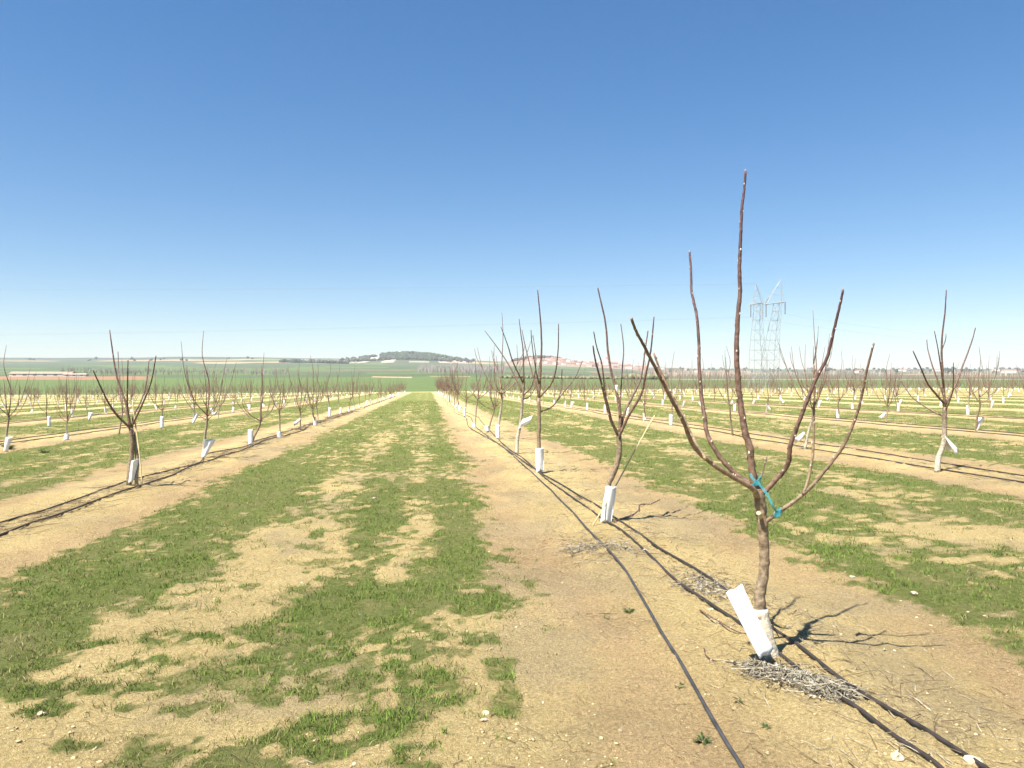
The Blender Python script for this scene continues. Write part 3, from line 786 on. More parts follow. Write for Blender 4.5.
def sleeve_skirt(seed, z=.44):
    """a torn sleeve tied at mid height, one side hanging out like a pennant"""
    v = []; f = []; n, m = 12, 9; q = random.Random(seed)
    for i in range(m):
        t = i / (m - 1)
        for j in range(n):
            a = j / (n - 1) * 2.6 - 1.3; R = .045 + .20 * t * (.55 + .45 * math.cos(a * 1.2)); k = .02 * math.sin(a * 6 + seed) * t
            v.append((math.cos(a * (1 - .55 * t)) * R + .02 * t, math.sin(a * (1 - .55 * t)) * R * .8 + k, z - .23 * t - .05 * t * math.sin(a * 2 + seed) + k))
    for i in range(m - 1):
        for j in range(n - 1): f.append((i * n + j, i * n + j + 1, (i + 1) * n + j + 1, (i + 1) * n + j))
    mb = MB(); mb.add(np.array(v), f, WHITE); return mb
SLEEVES = [('upright', solid(sleeve_tube(.42, .062, .066, (.0, .0), .8, seed=1), .003, 'sleeve')),
           ('upright', solid(sleeve_tube(.36, .068, .058, (.03, .02), .75, seed=2), .003, 'sleeve')),
           ('leaning', solid(sleeve_tube(.40, .050, .085, (.14, -.04), .6, seed=3), .003, 'sleeve')),
           ('flared', solid(sleeve_flap(.38, .08, .26, (.15, -.03), .02, seed=4), .003, 'sleeve')),
           ('hanging', solid(sleeve_skirt(4), .003, 'sleeve')),
           ('slumped', solid(sleeve_tube(.17, .085, .055, (.04, .02), .8, .3, seed=6), .003, 'sleeve'))]
# hero sleeves
def place_sleeve(me, loc, rz, label, group, scale=(1, 1, 1), rot=None):
    o = bpy.data.objects.new('tree_sleeve', me); COL.objects.link(o); o.location = loc; o.scale = scale
    o.rotation_euler = rot if rot else (0, 0, rz); tag(o, label, 'tree sleeve', group); return o
GS = 'white sleeves on the young trees'
# nearest tree: flattened sleeve leaning away from the painted foot
def quad_sleeve(tl, tr, br, bl, depth_t, depth_b, bulge=.02, name='sleeve', seed=0):
    v = []; f = []; nu, nv_ = 9, 14; q = np.random.default_rng(seed)
    tl, tr = P(*tl, depth_t), P(*tr, depth_t); bl, br = P(*bl, depth_b), P(*br, depth_b)
    for side in (-1, 1):
        for i in range(nv_):
            t = i / (nv_ - 1)
            for j in range(nu):
                u = j / (nu - 1)
                p = (bl * (1 - u) + br * u) * (1 - t) + (tl * (1 - u) + tr * u) * t
                bb = (1 - abs(2 * u - 1) ** 1.6) * bulge * (.45 + .55 * t) * (1 - .55 * math.exp(-((u - .38 - .1 * t) / .09) ** 2) * (side < 0))
                p = p + side * np.array([-ST, -CT, 0.2]) * bb + np.array([0, -1, .3]) * .006 * math.sin(u * 7 + t * 3 + seed) + np.array([0, 0, 1]) * .006 * math.sin(u * 8) * (i in (0, nv_ - 1))
                v.append(p)
    def id_(s, i, j): return s * nu * nv_ + i * nu + j
    for s in (0, 1):
        for i in range(nv_ - 1):
            for j in range(nu - 1): f.append((id_(s, i, j), id_(s, i, j + 1), id_(s, i + 1, j + 1), id_(s, i + 1, j)))
    for i in range(nv_ - 1):
        for j in (0, nu - 1): f.append((id_(0, i, j), id_(1, i, j), id_(1, i + 1, j), id_(0, i + 1, j)))
    mb = MB(); mb.add(np.array(v), f, WHITE); bm_ = mb
    o_ = (bl + br) / 2; mb.v = [mb.v[0] - o_]
    return solid(mb, .0025, name), o_
me, o_ = quad_sleeve((726, 593), (742, 585), (774, 650), (760, 659), D1 - .12, D1 - .16, .012, seed=3)
place_sleeve(me, o_, 0, 'long white sleeve slipped aside and leaning left against the painted foot of the nearest tree', GS)
me, o_ = quad_sleeve((605.5, 486.5), (616.5, 487), (611.5, 522.5), (600.5, 522), D2 - .01, D2 - .01, .062, seed=5)
place_sleeve(me, o_, 0, 'neat upright white sleeve on the tree with the slanting cane', GS)
me, o_ = quad_sleeve((535.2, 449), (543.6, 448), (544, 471.5), (536.4, 472.5), D3, D3, .07, seed=6)
place_sleeve(me, o_, 0, 'ragged white sleeve on the tall tree with the straight leader', GS)
me, o_ = quad_sleeve((529.5, 423), (532.5, 415.5), (522.5, 419.5), (518, 429), D4 - .05, D4 - .05, .05, seed=9)
place_sleeve(me, o_, 0, 'white sleeve flapping sideways from the tree with the leaning pale foot', GS)
me, o_ = quad_sleeve((131, 462), (139, 459), (134, 480), (128.5, 484), DL1 - .06, DL1 - .03, .05, seed=8)
place_sleeve(me, o_, 0, 'loose white sleeve on the twin-stemmed tree nearest in the left row', GS)
place_sleeve(SLEEVES[4][1], (*P(942.5, 440, DR1)[:2], OR1[2] + .14), .1, 'white sleeve bunched halfway up the tree with the white painted foot', GS, (1.1, 1.1, 1.05))
# white tag on the tree with the cane
mb = MB()
tg0 = [P(614.5, 385, D2 + .08), P(617, 385, D2 + .08), P(617.5, 397, D2 + .09), P(615.8, 397, D2 + .09)]
v = []; f = []
for i in range(6):
    t = i / 5
    for u in (0, .5, 1): v.append((tg0[0] * (1 - u) + tg0[1] * u) * (1 - t) + (tg0[3] * (1 - u) + tg0[2] * u) * t + np.array([0, -.012 * math.sin(u * 3.1), 0]))
for i in range(5):
    for j in range(2): f.append((i * 3 + j, i * 3 + j + 1, i * 3 + j + 4, i * 3 + j + 3))
mb.add(np.array(v) + np.array([-.002, -.035, 0]), f, WHITE)
me = solid(mb, .003, 'paper_tag'); o = bpy.data.objects.new('paper_tag', me); COL.objects.link(o)
tag(o, 'narrow white paper tag on a branch of the tree with the slanting cane', 'tag')
def cane(a, b, da, db, r, lab):
    mb = MB(); p0 = P(*a, da); p1 = P(*b, db); t = np.linspace(0, 1, 14)[:, None]
    p = p0 + (p1 - p0) * t + np.stack([.01 * np.sin(t[:, 0] * 5), 0 * t[:, 0], .012 * np.sin(t[:, 0] * 3.1)], 1)
    rr = np.full(14, r); rr[::3] *= 1.18
    tube(mb, p - p0, rr, 7, np.array([.52, .42, .22])); o = mb.build('cane', M_cane); o.location = p0
    tag(o, lab, 'cane', 'cane stakes beside trees')
cane((592, 527), (655.5, 415.5), D2 - .15, D2 + .35, .0075, 'pale cane stake slanting to the right through the tree with the neat white sleeve')
cane((142, 486), (133, 400), DL1 - .15, DL1 + .1, .010, 'pale cane stake leaning on the twin-stemmed tree in the left row')

# ---- positions of all the other trees -------------------------------------------
def pos(l): return [tuple(at(a, b)[0][:2]) for a, b in l]
row_seed = {
    0: pos([(497.8, 440.6), (487.5, 433.8), (474.4, 428), (464.5, 417.5), (458.8, 411.5)]),
    -1: pos([(203, 461), (250.6, 446.8), (280, 439), (300.6, 431), (315.3, 427)]),
    1: pos([(805, 449.5), (733, 437), (671, 426.5), (645, 421.7)]),
    2: pos([(976, 433), (886, 424.5), (838, 418.5)]),
    -2: pos([(5, 451), (66, 440), (119, 434), (162, 428), (193, 423.5), (218, 418.5)]),
    -3: pos([(49, 427), (89, 421)])}
SKIP = {0: True, -1: True, 1: True}
SIFIX = {}
for k_, l_ in ((-1, (3, 0, 5, 4, 1)), (1, (4, 4, 0, 1)), (0, (0, 5, 5, 0, 1)), (2, (3, 4, 0)), (-2, (2, 5, 1, 0, 3, 4))):
    for p_, q_ in zip(row_seed[k_], l_): SIFIX[(k_, round(p_[0], 3))] = q_
def rowx(k): return 2.04 + 6.95 * k if k >= 0 else -4.68 - 6.85 * (-k - 1)
def pxpy(x, y):
    c, d = w2c(x, y); z = float(ground_z(x, y)); return 512 + F * c / d, 384 - F * (z - CAMZ) / d, d
trees = []      # (depth, row, x, y)
for k in range(-21, 26):
    r_ = random.Random(900 + k); x0 = rowx(k); got = row_seed.get(k, [])
    for p in got: trees.append((w2c(*p)[1], k, p[0], p[1]))
    if got: y = max(p[1] for p in got) + 4.15
    elif k in (0, -1, 1): y = 20
    else: y = 6 + r_.random() * 4
    while y < ORCH_END - 6:
        yy = y + r_.gauss(0, .18); xx = x0 + r_.gauss(0, .10)
        p, _, d = pxpy(xx, yy)
        if d > 6 and -8 < p < W + 8: trees.append((d, k, xx, yy))
        y += 4.15
trees.sort()
print('generic trees', len(trees), 'row xs', {k: [round(p[0], 2) for p in v] for k, v in row_seed.items()})
ORD = ['first', 'second', 'third', 'fourth', 'fifth', 'sixth', 'seventh', 'eighth', 'ninth', 'tenth', 'eleventh', 'twelfth']
NUM = {2: 'second', 3: 'third', 4: 'fourth', 5: 'fifth', 6: 'sixth', 7: 'seventh', 8: 'eighth', 9: 'ninth', 10: 'tenth', 11: 'eleventh', 12: 'twelfth', 13: 'thirteenth', 14: 'fourteenth', 15: 'fifteenth', 16: 'sixteenth', 17: 'seventeenth', 18: 'eighteenth', 19: 'nineteenth', 20: 'twentieth', 21: 'twenty-first', 22: 'twenty-second', 23: 'twenty-third', 24: 'twenty-fourth', 25: 'twenty-fifth', 26: 'twenty-sixth'}
def rowname(k):
    if k == 0: return 'row right of the grass alley'
    if k == -1: return 'row left of the grass alley'
    if k > 0: return NUM[k + 1] + ' row right of the alley'
    return NUM[-k] + ' row left of the alley'
count = {0: 4, -1: 1, 1: 1}
NIND = 292
fv, ff, fc, fn = [], [], [], 0
sv, sf, sn_ = [], [], 0
def mesh_arrays(me):
    v = np.empty(len(me.vertices) * 3); me.vertices.foreach_get('co', v); v = v.reshape(-1, 3)
    tri = []
    for p in me.polygons:
        q = list(p.vertices)
        for i in range(1, len(q) - 1): tri.append((q[0], q[i], q[i + 1]))
    c = np.empty(len(me.vertices) * 4); me.attributes['col'].data.foreach_get('color', c)
    return v, np.array(tri), c.reshape(-1, 4)[:, :3]
FARCACHE = {}; SLC = {}
for i, (d, k, x, y) in enumerate(trees):
    r_ = random.Random(int(x * 1000) * 7 + int(y * 100)); vi = r_.randrange(NV); rz = r_.random() * 6.283
    sc = r_.uniform(.80, 1.05) * (1.2 if k == 0 else .95 if k < 0 else 1.0); z = float(ground_full(x, y)[0]) if y < 60 else float(ground_z(x, y))
    si = SIFIX.get((k, round(x, 3)), r_.choices(range(6), [5, 4, 2, 3, 3, 4])[0]); srz = r_.uniform(-.7, .7)
    if r_.random() < .3: srz += 3.14
    has_sl = r_.random() < .93
    if i < NIND:
        c = count.get(k, 0); count[k] = c + 1
        if c < 8 and abs(k) <= 5:
            lab = ORD[c] + ' bare tree from the front in the ' + rowname(k); grp = 'bare young orchard trees'
            slab = SLEEVES[si][0] + ' white sleeve on the ' + ORD[c] + ' tree in the ' + rowname(k); sgrp = GS
        elif abs(k) <= 5:
            lab = 'small distant bare tree past the eighth in the ' + rowname(k); grp = 'distant bare trees in the ' + rowname(k)
            slab = 'white sleeve on a tree past the eighth in the ' + rowname(k); sgrp = 'sleeves in the distant part of the ' + rowname(k)
        else:
            lab = 'small distant bare tree in the ' + rowname(k); grp = 'bare trees in the ' + rowname(k)
            slab = 'white sleeve on a distant tree in the ' + rowname(k); sgrp = 'sleeves in the ' + rowname(k)
        if d < 62:
            root = empty('orchard_tree', (x, y, z), rz); root.scale = (sc, sc, sc)
            for nm_, me in VAR_MESH[vi][0]:
                o = bpy.data.objects.new(nm_, me); COL.objects.link(o); o.parent = last if nm_ == 'shoot' else root
                if nm_ == 'branch': last = o
        else:
            root = bpy.data.objects.new('orchard_tree', VAR_MESH[vi][1]); COL.objects.link(root)
            root.location = (x, y, z); root.rotation_euler = (0, 0, rz); root.scale = (sc, sc, sc)
        tag(root, lab, 'tree', grp)
        if has_sl: place_sleeve(SLEEVES[si][1], (x, y, z), srz, slab, sgrp, (1, 1, r_.uniform(.85, 1.1)))
    else:
        if vi not in FARCACHE: FARCACHE[vi] = mesh_arrays(VAR_MESH[vi][1])
        v, t, cc = FARCACHE[vi]; ca, sa = math.cos(rz) * sc, math.sin(rz) * sc
        fv.append(np.stack([v[:, 0] * ca - v[:, 1] * sa + x, v[:, 0] * sa + v[:, 1] * ca + y, v[:, 2] * sc + z], 1)); ff.append(t + fn); fc.append(cc); fn += len(v)
        if has_sl:
            if si not in SLC: SLC[si] = mesh_arrays(SLEEVES[si][1])
            v, t, cc = SLC[si]; ca, sa = math.cos(srz), math.sin(srz)
            sv.append(np.stack([v[:, 0] * ca - v[:, 1] * sa + x, v[:, 0] * sa + v[:, 1] * ca + y, v[:, 2] + z], 1)); sf.append(t + sn_); sn_ += len(v)
if fv:
    o = raw_mesh('distant_orchard_trees', np.concatenate(fv), np.concatenate(ff), M_barkfar, np.concatenate(fc), True)
    tag(o, 'mass of small bare trees at the far end of the orchard', 'trees', kind='stuff')
    o = raw_mesh('distant_tree_sleeves', np.concatenate(sv), np.concatenate(sf), M_sleeve, np.tile(WHITE, (sn_, 1)), True)
    tag(o, 'white specks of the sleeves on the farthest orchard trees', 'tree sleeves', kind='stuff')

# ------------------------------------------------------------------ drip hoses
def hose(pts_xy, r, lab, lift=.008, n=8, wob=.0, col=(.035, .028, .025)):
    p = np.array(pts_xy, float); q, _ = smooth_path(np.c_[p, np.zeros(len(p))], np.ones(len(p)), n)
    if wob: q[:, 0] += (fbm(q[:, 1] * .45, q[:, 0] * 0, int(abs(p[0][0]) * 100) + 3, 3) - .5) * wob
    gz = ground_full(q[:, 0], q[:, 1])
    for _ in range(30): gz[1:-1] = np.maximum(gz[1:-1], (gz[:-2] + gz[2:]) / 2 - .0004)
    for _ in range(6): gz[1:-1] = (gz[:-2] + 2 * gz[1:-1] + gz[2:]) / 4
    q[:, 2] = gz + r * .75 + lift * .3
    mb = MB(); o0 = q[0].copy()
    rr = r * (1 + .012 * np.maximum(q[:, 1] - 15, 0)) if np.ndim(r) == 0 else r
    tube(mb, q - o0, rr * np.ones(len(q)), 7, np.array(col)); o = mb.build('drip_hose', M_hose); o.location = o0
    tag(o, lab, 'hose', 'drip irrigation hoses along the tree rows'); return o
def pp(l): return [tuple(at2(a, b)[0][:2]) for a, b in l]
far0 = [(2.0 + .12 * math.sin(y * .4), y) for y in range(27, 100, 4)]
e = at2(1010, 788)[0]
hose([tuple(e[:2])] + pp([(978, 768), (910, 725), (850, 690), (800, 650), (770, 628), (720, 588), (690, 568), (655, 548), (632, 530), (612, 517), (580, 498), (556, 483), (540, 473.5), (525, 461), (505, 446.5)]) + [(x + .15, y) for x, y in far0], .0095, 'black drip hose running from the lower right corner close past the nearest trunk', n=10)
e = at2(965, 790)[0]
hose([tuple(e[:2])] + pp([(938, 768), (890, 735), (838, 700), (800, 674), (765, 648), (735, 622), (700, 600), (668, 575), (640, 548), (618, 530), (596, 515), (565, 494), (545, 478), (528, 466), (507, 451)]) + [(x - .2, y) for x, y in far0], .0095, 'black drip hose that dips under the heap of dry stalks beside the nearest tree', n=10)
e = at2(752, 790)[0]
hose([tuple(e[:2])] + pp([(741, 768), (718, 730), (690, 683), (662, 635), (640, 597), (617, 563), (596, 540), (575, 517), (558, 499), (545, 486), (525, 468), (500, 446), (490, 440)]) + [(x - .42, y) for x, y in far0], .0095, 'lone black hose curving away from the row towards the bottom of the photo', n=10, col=(.045, .043, .045))
yl = list(np.arange(-2.3, 110, 2.2))
hose([(-4.40 + .06 * math.sin(y), y) for y in yl], .012, 'brownish drip hose on the alley side of the row left of the grass alley', wob=.35, n=16, col=(.05, .032, .025))
hose([(-4.62 + .08 * math.sin(y * 1.3 + 1), y) for y in yl], .0105, 'brownish drip hose under the trees of the row left of the grass alley', wob=.4, n=16, col=(.055, .036, .028))
for k in (1, 2, 3, -2, -3):
    x0 = rowx(k)
    for s, nm_ in ((-.38, 'nearer'), (.28, 'farther')):
        hose([(x0 + s + .06 * math.sin(y * .9 + k), y) for y in np.arange(-1, 90, 3)], .012, nm_ + ' of two dark drip hoses along the ' + rowname(k), wob=.3, n=4, col=(.05, .033, .027))

# ------------------------------------------------------------------ heap of dry stalks by the nearest tree
def heap(px, py, sx, sy, h, n, lab, axis_=None):
    c = at2(px, py)[0]; mb = MB()
    gx = []; subs = [(random.uniform(-.7, .7), random.uniform(-.7, .7), random.uniform(.35, .7)) for _ in range(7)]
    if axis_: subs = [((at2(*q)[0][0] - c[0]) / sx, (at2(*q)[0][1] - c[1]) / sy, 1.0) for q in axis_]
    for _ in range(n):
        a = random.gauss(0, 1.0) + random.choice((-.55, 2.6)); l = random.uniform(.015, .085) * random.choice((1, 1, 1, 2)); rr = min(abs(random.gauss(0, .55)), 1.7); t = random.random() * 6.283
        sb = random.choice(subs); x = c[0] + (sb[0] + math.cos(t) * rr * sb[2]) * sx; y = c[1] + (sb[1] + math.sin(t) * rr * sb[2]) * sy; hh = h * max(0, 1 - rr * .9) * random.random()
        gx.append((x, y, hh, a, l))
    gz = ground_full(np.array([q[0] for q in gx]), np.array([q[1] for q in gx]))
    for (x, y, hh, a, l), z in zip(gx, gz):
        p0 = np.array([x, y, z + hh + .005]); u = np.array([math.cos(a), math.sin(a), random.uniform(-.25, .35)])
        p1 = p0 + u * l * .5 + np.array([0, 0, random.uniform(-.01, .02)]); p2 = p0 + u * l + np.array([random.gauss(0, .03), random.gauss(0, .03), -.01])
        for q in (p1, p2): q[2] = max(q[2], z + .003)
        cc = np.array(random.choice([(.29, .26, .19), (.34, .305, .225), (.23, .195, .135), (.38, .345, .26), (.13, .10, .07)])) * random.uniform(.75, 1.15)
        r = random.uniform(.0010, .0026)
        if random.random() < .55: tube(mb, [p0, p1, p2], [r, r, r * .6], 4, cc)
        if random.random() < .8:   # curled dead leaf
            s = random.uniform(.004, .014); b = p1; w = np.array([random.gauss(0, 1), random.gauss(0, 1), random.gauss(0, .6)]); w /= np.linalg.norm(w)
            q = np.cross(w, [random.gauss(0, 1), random.gauss(0, 1), .6]); q /= np.linalg.norm(q) + 1e-6; m = np.cross(w, q) * s * .3
            mb.add([b, b + w * s + q * s * .5 + m, b + w * s * 2, b + w * s - q * s * .5 + m, b + w * s], [(0, 1, 4), (1, 2, 4), (2, 3, 4), (3, 0, 4)], np.array([.33, .305, .24]) * random.uniform(.4, 1.1))
    o = mb.build('dry_stalk_heap' if h > .03 else 'dry_stalk_mat', M_dry); o.location = (0, 0, 0)
    tag(o, lab, 'plant heap') if h > .03 else tag(o, lab, 'plant litter', kind='stuff')
heap(795, 682, .11, .075, .045, 1900, 'thick grey heap of dry stalks and dead leaves at the foot of the nearest tree', [(757, 670), (772, 676), (790, 682), (806, 684), (822, 690), (836, 697)])
heap(705, 588, .25, .36, .012, 380, 'flat mat of dry grey stalks left of the nearest trunk')
heap(595, 552, .40, .30, .010, 420, 'flat grey mat of dry stalks in front of the tree with the cane')
# fallen pruned shoots
def shoot(pts, r, lab):
    w = np.array(pp(pts)); z = ground_full(w[:, 0], w[:, 1]); p = np.c_[w, z + r + .006]
    mb = MB(); limb(mb, p - p[0], r, r * .5, 7, 5, BRD, buds=.07); o = mb.build('pruned_shoot', M_bark); o.location = p[0]
    tag(o, lab, 'twig', 'pruned shoots lying on the soil')
shoot([(700, 612), (718, 626), (738, 634), (752, 636)], .006, 'dark pruned shoot lying left of the nearest trunk')
shoot([(704, 650), (706, 657), (716, 663), (736, 664)], .004, 'short bent twig lying on bare soil left of the dry heap')

shoot([(613, 523), (630, 517), (638, 512), (640, 506), (650, 505), (660, 500)], .009, 'crooked dark pruned shoot lying right of the neat white sleeve')
# ------------------------------------------------------------------ pylon and power lines
def pylon(px, d):
    c = P(px, 384, d); bz = float(ground_z(c[0], c[1])); root = empty('lattice_pylon', (c[0], c[1], bz), -TH + .12)
    sc = d / F                     # metres per photo pixel at this distance
    GAL = np.array([.28, .30, .31]); z0 = (384 - 0) ; hgt = lambda py: CAMZ + (384 - py) * sc - bz
    def strut(mb, a, b, r=.075): tube(mb, [a, b], [r, r], 4, GAL)
    def mast(levels, name):        # levels: (py, centre px offset, half width px)
        mb = MB(); prev = None
        for py, cxp, hw in levels:
            z = hgt(py); q = [np.array([(cxp + sx * hw) * sc, sy * hw * sc * .9, z]) for sx, sy in ((-1, -1), (1, -1), (1, 1), (-1, 1))]
            for i in range(4): strut(mb, q[i], q[(i + 1) % 4], .03)
            if prev:
                for i in range(4):
                    strut(mb, prev[i], q[i], .055); strut(mb, prev[i], q[(i + 1) % 4], .028)
            prev = q
        mb.build(name, M_steel, root, smooth=False)
    mast([(303, -9.5, 3.2), (311, -9.8, 3.4), (320, -10.3, 3.8), (330, -10.6, 4.4), (340, -10.6, 5.2), (350, -10.2, 6.0), (360, -10, 6.6), (371, -9.6, 7.0), (382, -9.4, 7.4), (394, -9.2, 7.8)], 'mast')
    mast([(303, 11.0, 3.2), (311, 9.8, 3.4), (320, 8.4, 3.8), (330, 6.8, 4.4), (340, 5.4, 5.2), (350, 4.2, 6.0), (360, 3.2, 6.6), (371, 2.6, 7.0), (382, 2.2, 7.4), (394, 2.0, 7.8)], 'mast')
    for s, ap, lo_, hi in ((-1, -12, -17.5, -5), (1, 14.5, -2, 18.5)):
        mb = MB(); pk = np.array([ap * sc, 0, hgt(279 if s > 0 else 284)])
        for sx in (lo_ + (3 if s < 0 else 0), hi - (3 if s > 0 else 0)):
            for sy in (-1, 1): strut(mb, np.array([sx * sc, sy * .45, hgt(303)]), pk, .05)
        for t in (.35, .65):
            a = np.array([lo_ * sc * (1 - t) + ap * sc * t, 0, hgt(303) * (1 - t) + pk[2] * t]); b = np.array([hi * sc * (1 - t) + ap * sc * t, 0, a[2]])
            strut(mb, a, b, .035)
        mb.build('peak', M_steel, root, smooth=False)
        mb = MB()
        zl, zh = (305, 303) if s < 0 else (304.5, 301.5)
        for sy in (-.45, .45):
            strut(mb, np.array([lo_ * sc, sy, hgt(zl)]), np.array([hi * sc, sy, hgt(zh)]), .085)
            strut(mb, np.array([lo_ * sc, sy, hgt(zl)]), np.array([(lo_ + 5) * sc, sy, hgt(zl - 8)]), .05)
        for t in np.linspace(0, 1, 7):
            xx = (lo_ + (hi - lo_) * t) * sc; z = hgt(zl + (zh - zl) * t); strut(mb, np.array([xx, -.45, z]), np.array([xx, .45, z]), .04)
        mb.build('crossarm', M_steel, root, smooth=False)
    ends = []
    for xx, zt, zb in ((-17.5, 305, 317), (-5, 303, 320), (-1.5, 304, 317), (18.5, 301.5, 314)):
        mb = MB(); n = 13
        zz = np.linspace(hgt(zt), hgt(zb), n); tube(mb, np.stack([np.full(n, xx * sc), np.zeros(n), zz], 1), np.where(np.arange(n) % 2, .11, .05), 6, np.array([.16, .14, .13]))
        mb.build('insulator', M_steel, root)
        ends.append((xx * sc, 0, hgt(zb)))
    tag(root, 'tall grey steel lattice pylon with two horn-like peaks beyond the orchard trees', 'pylon')
    a = -TH + .12
    return [np.array([c[0] + e[0] * math.cos(a), c[1] + e[0] * math.sin(a), bz + e[2]]) for e in ends] + [np.array([c[0] + ap * sc * math.cos(a), c[1] + ap * sc * math.sin(a), bz + hgt(py)]) for ap, py in ((-12, 284), (14.5, 279))]
ends = pylon(767.5, 150)
def wire(a, b, sag, r, lab):
    t = np.linspace(0, 1, 60)[:, None]; p = a + (b - a) * t; p[:, 2] -= sag * 4 * t[:, 0] * (1 - t[:, 0])
    mb = MB(); tube(mb, p - p[0], [r] * 60, 4, np.array([.20, .21, .22])); o = mb.build('power_line', M_wire); o.location = p[0]
    tag(o, lab, 'power line', 'overhead wires on the pylon')
wire(ends[0], P(-700, 328, 330), 3.5, .0095, 'overhead wire running left from the outer left arm of the pylon')
wire(ends[2], P(-700, 330.5, 333), 3.5, .0095, 'overhead wire running left from the inner arm of the pylon')
wire(ends[3], P(1500, 368, 130), 2.5, .0095, 'overhead wire running right from the outer right arm of the pylon')
wire(ends[1], P(1500, 376, 133), 2.0, .0095, 'overhead wire running right from the inner left arm of the pylon')
wire(ends[4], P(-700, 280, 330), 2.5, .015, 'thin earth wire running left from the left peak of the pylon')

# ------------------------------------------------------------------ far things
def fp(px, d):
    x, y = c2w((px - 512) / F * d, d); return np.array([x, y, float(ground_z(x, y))])
def hip_house(name_label, px, d, L, Wd, h, rh, wc, rc, rz, group, cat='house', nwin=0):
    c = fp(px, d); root = empty('house', c, rz)
    mb = MB(); box(mb, (0, 0, h / 2 - .6), (L, Wd, h + 1.2), wc); mb.build('wall', M_house, root, smooth=False)
    mb = MB(); o = .4; a, b = L / 2 + o, Wd / 2 + o
    v = [(-a, -b, h), (a, -b, h), (a, b, h), (-a, b, h), (-a, 0, h + rh), (a, 0, h + rh)]
    mb.add(v, [(0, 1, 5, 4), (2, 3, 4, 5), (1, 2, 5), (3, 0, 4), (3, 2, 1, 0)], rc); mb.build('roof', M_roof, root, smooth=False)
    if nwin:
        for i in range(nwin):
            mb = MB(); box(mb, (-L / 2 + L * (i + .5) / nwin, -Wd / 2 - .02, h * .5), (L / nwin * .35, .12, h * .35), np.array([.05, .05, .06])); mb.build('window', M_house, root, smooth=False)
    tag(root, name_label, cat, group); return root
rh_ = random.Random(5)
for i in range(75):
    px = rh_.uniform(525, 648); d = rh_.uniform(2000, 2330)
    hip_house('small pale house with a red roof among the far town below the hill', px, d, rh_.uniform(9, 20), rh_.uniform(8, 11), rh_.uniform(3.5, 6.5), rh_.uniform(1.6, 2.6),
              np.array(rh_.choice([(.62, .54, .44), (.55, .42, .32), (.70, .66, .58), (.45, .28, .2)])), np.array([.33, .19, .135]) * rh_.uniform(.7, 1.2), rh_.uniform(-.6, .6), 'houses of the far town')
for i in range(9):
    px = rh_.uniform(655, 1020); d = rh_.uniform(1500, 2700)
    hip_house('tiny pale house far off on the right-hand plain', px, d, rh_.uniform(12, 26), 10, rh_.uniform(4, 6), 2, np.array([.68, .64, .58]), np.array([.42, .22, .15]), rh_.uniform(-.5, .5), 'scattered houses on the right-hand plain')
# farm sheds
hip_house('long low farm shed with a salmon roof beyond the orchard on the left', 43, 575, 42, 10, 1.9, 1.5, np.array([.66, .6, .52]), np.array([.45, .24, .17]), -.05 - TH * 0 + .1, 'farm sheds', 'farm shed', 6)
hip_house('shorter white-walled shed at the right end of the long farm shed', 76, 568, 15, 7, 1.5, .6, np.array([.74, .70, .64]), np.array([.55, .42, .34]), .08, 'farm sheds', 'farm shed', 3)
# church
c = fp(607, 2050); root = empty('church', c, .2)
mb = MB(); box(mb, (0, 0, 11), (9, 9, 24), np.array([.75, .72, .66])); mb.build('tower', M_house, root, smooth=False)
mb = MB(); v = [(-5, -5, 23), (5, -5, 23), (5, 5, 23), (-5, 5, 23), (0, 0, 29)]; mb.add(v, [(0, 1, 4), (1, 2, 4), (2, 3, 4), (3, 0, 4), (3, 2, 1, 0)], np.array([.4, .2, .14])); mb.build('spire', M_roof, root, smooth=False)
mb = MB(); box(mb, (17, 0, 5), (25, 11, 12), np.array([.66, .58, .48])); mb.build('nave', M_house, root, smooth=False)
mb = MB(); v = [(5, -6, 11), (30, -6, 11), (30, 6, 11), (5, 6, 11), (5, 0, 14.5), (30, 0, 14.5)]; mb.add(v, [(0, 1, 5, 4), (2, 3, 4, 5), (1, 2, 5), (3, 0, 4), (3, 2, 1, 0)], np.array([.38, .18, .12])); mb.build('roof', M_roof, root, smooth=False)
tag(root, 'white church tower standing out of the far town', 'church')
# radio mast on the horizon
c = fp(692, 3000); mb = MB()
for i in range(3):
    a = i * 2.094; tube(mb, [(math.cos(a) * 3, math.sin(a) * 3, -1), (math.cos(a) * .5, math.sin(a) * .5, 42)], [.5, .35], 4, np.array([.4, .3, .28]))
for z in range(4, 42, 5):
    r = 3 - 2.5 * z / 42; q = [np.array([math.cos(i * 2.094) * r, math.sin(i * 2.094) * r, z]) for i in range(3)]
    for i in range(3): tube(mb, [q[i], q[(i + 1) % 3] + [0, 0, 2.0]], [.25, .25], 4, np.array([.4, .3, .28]))
o = mb.build('radio_mast', M_steel, smooth=False); o.location = c; tag(o, 'thin radio mast on the far skyline left of the pylon', 'mast')

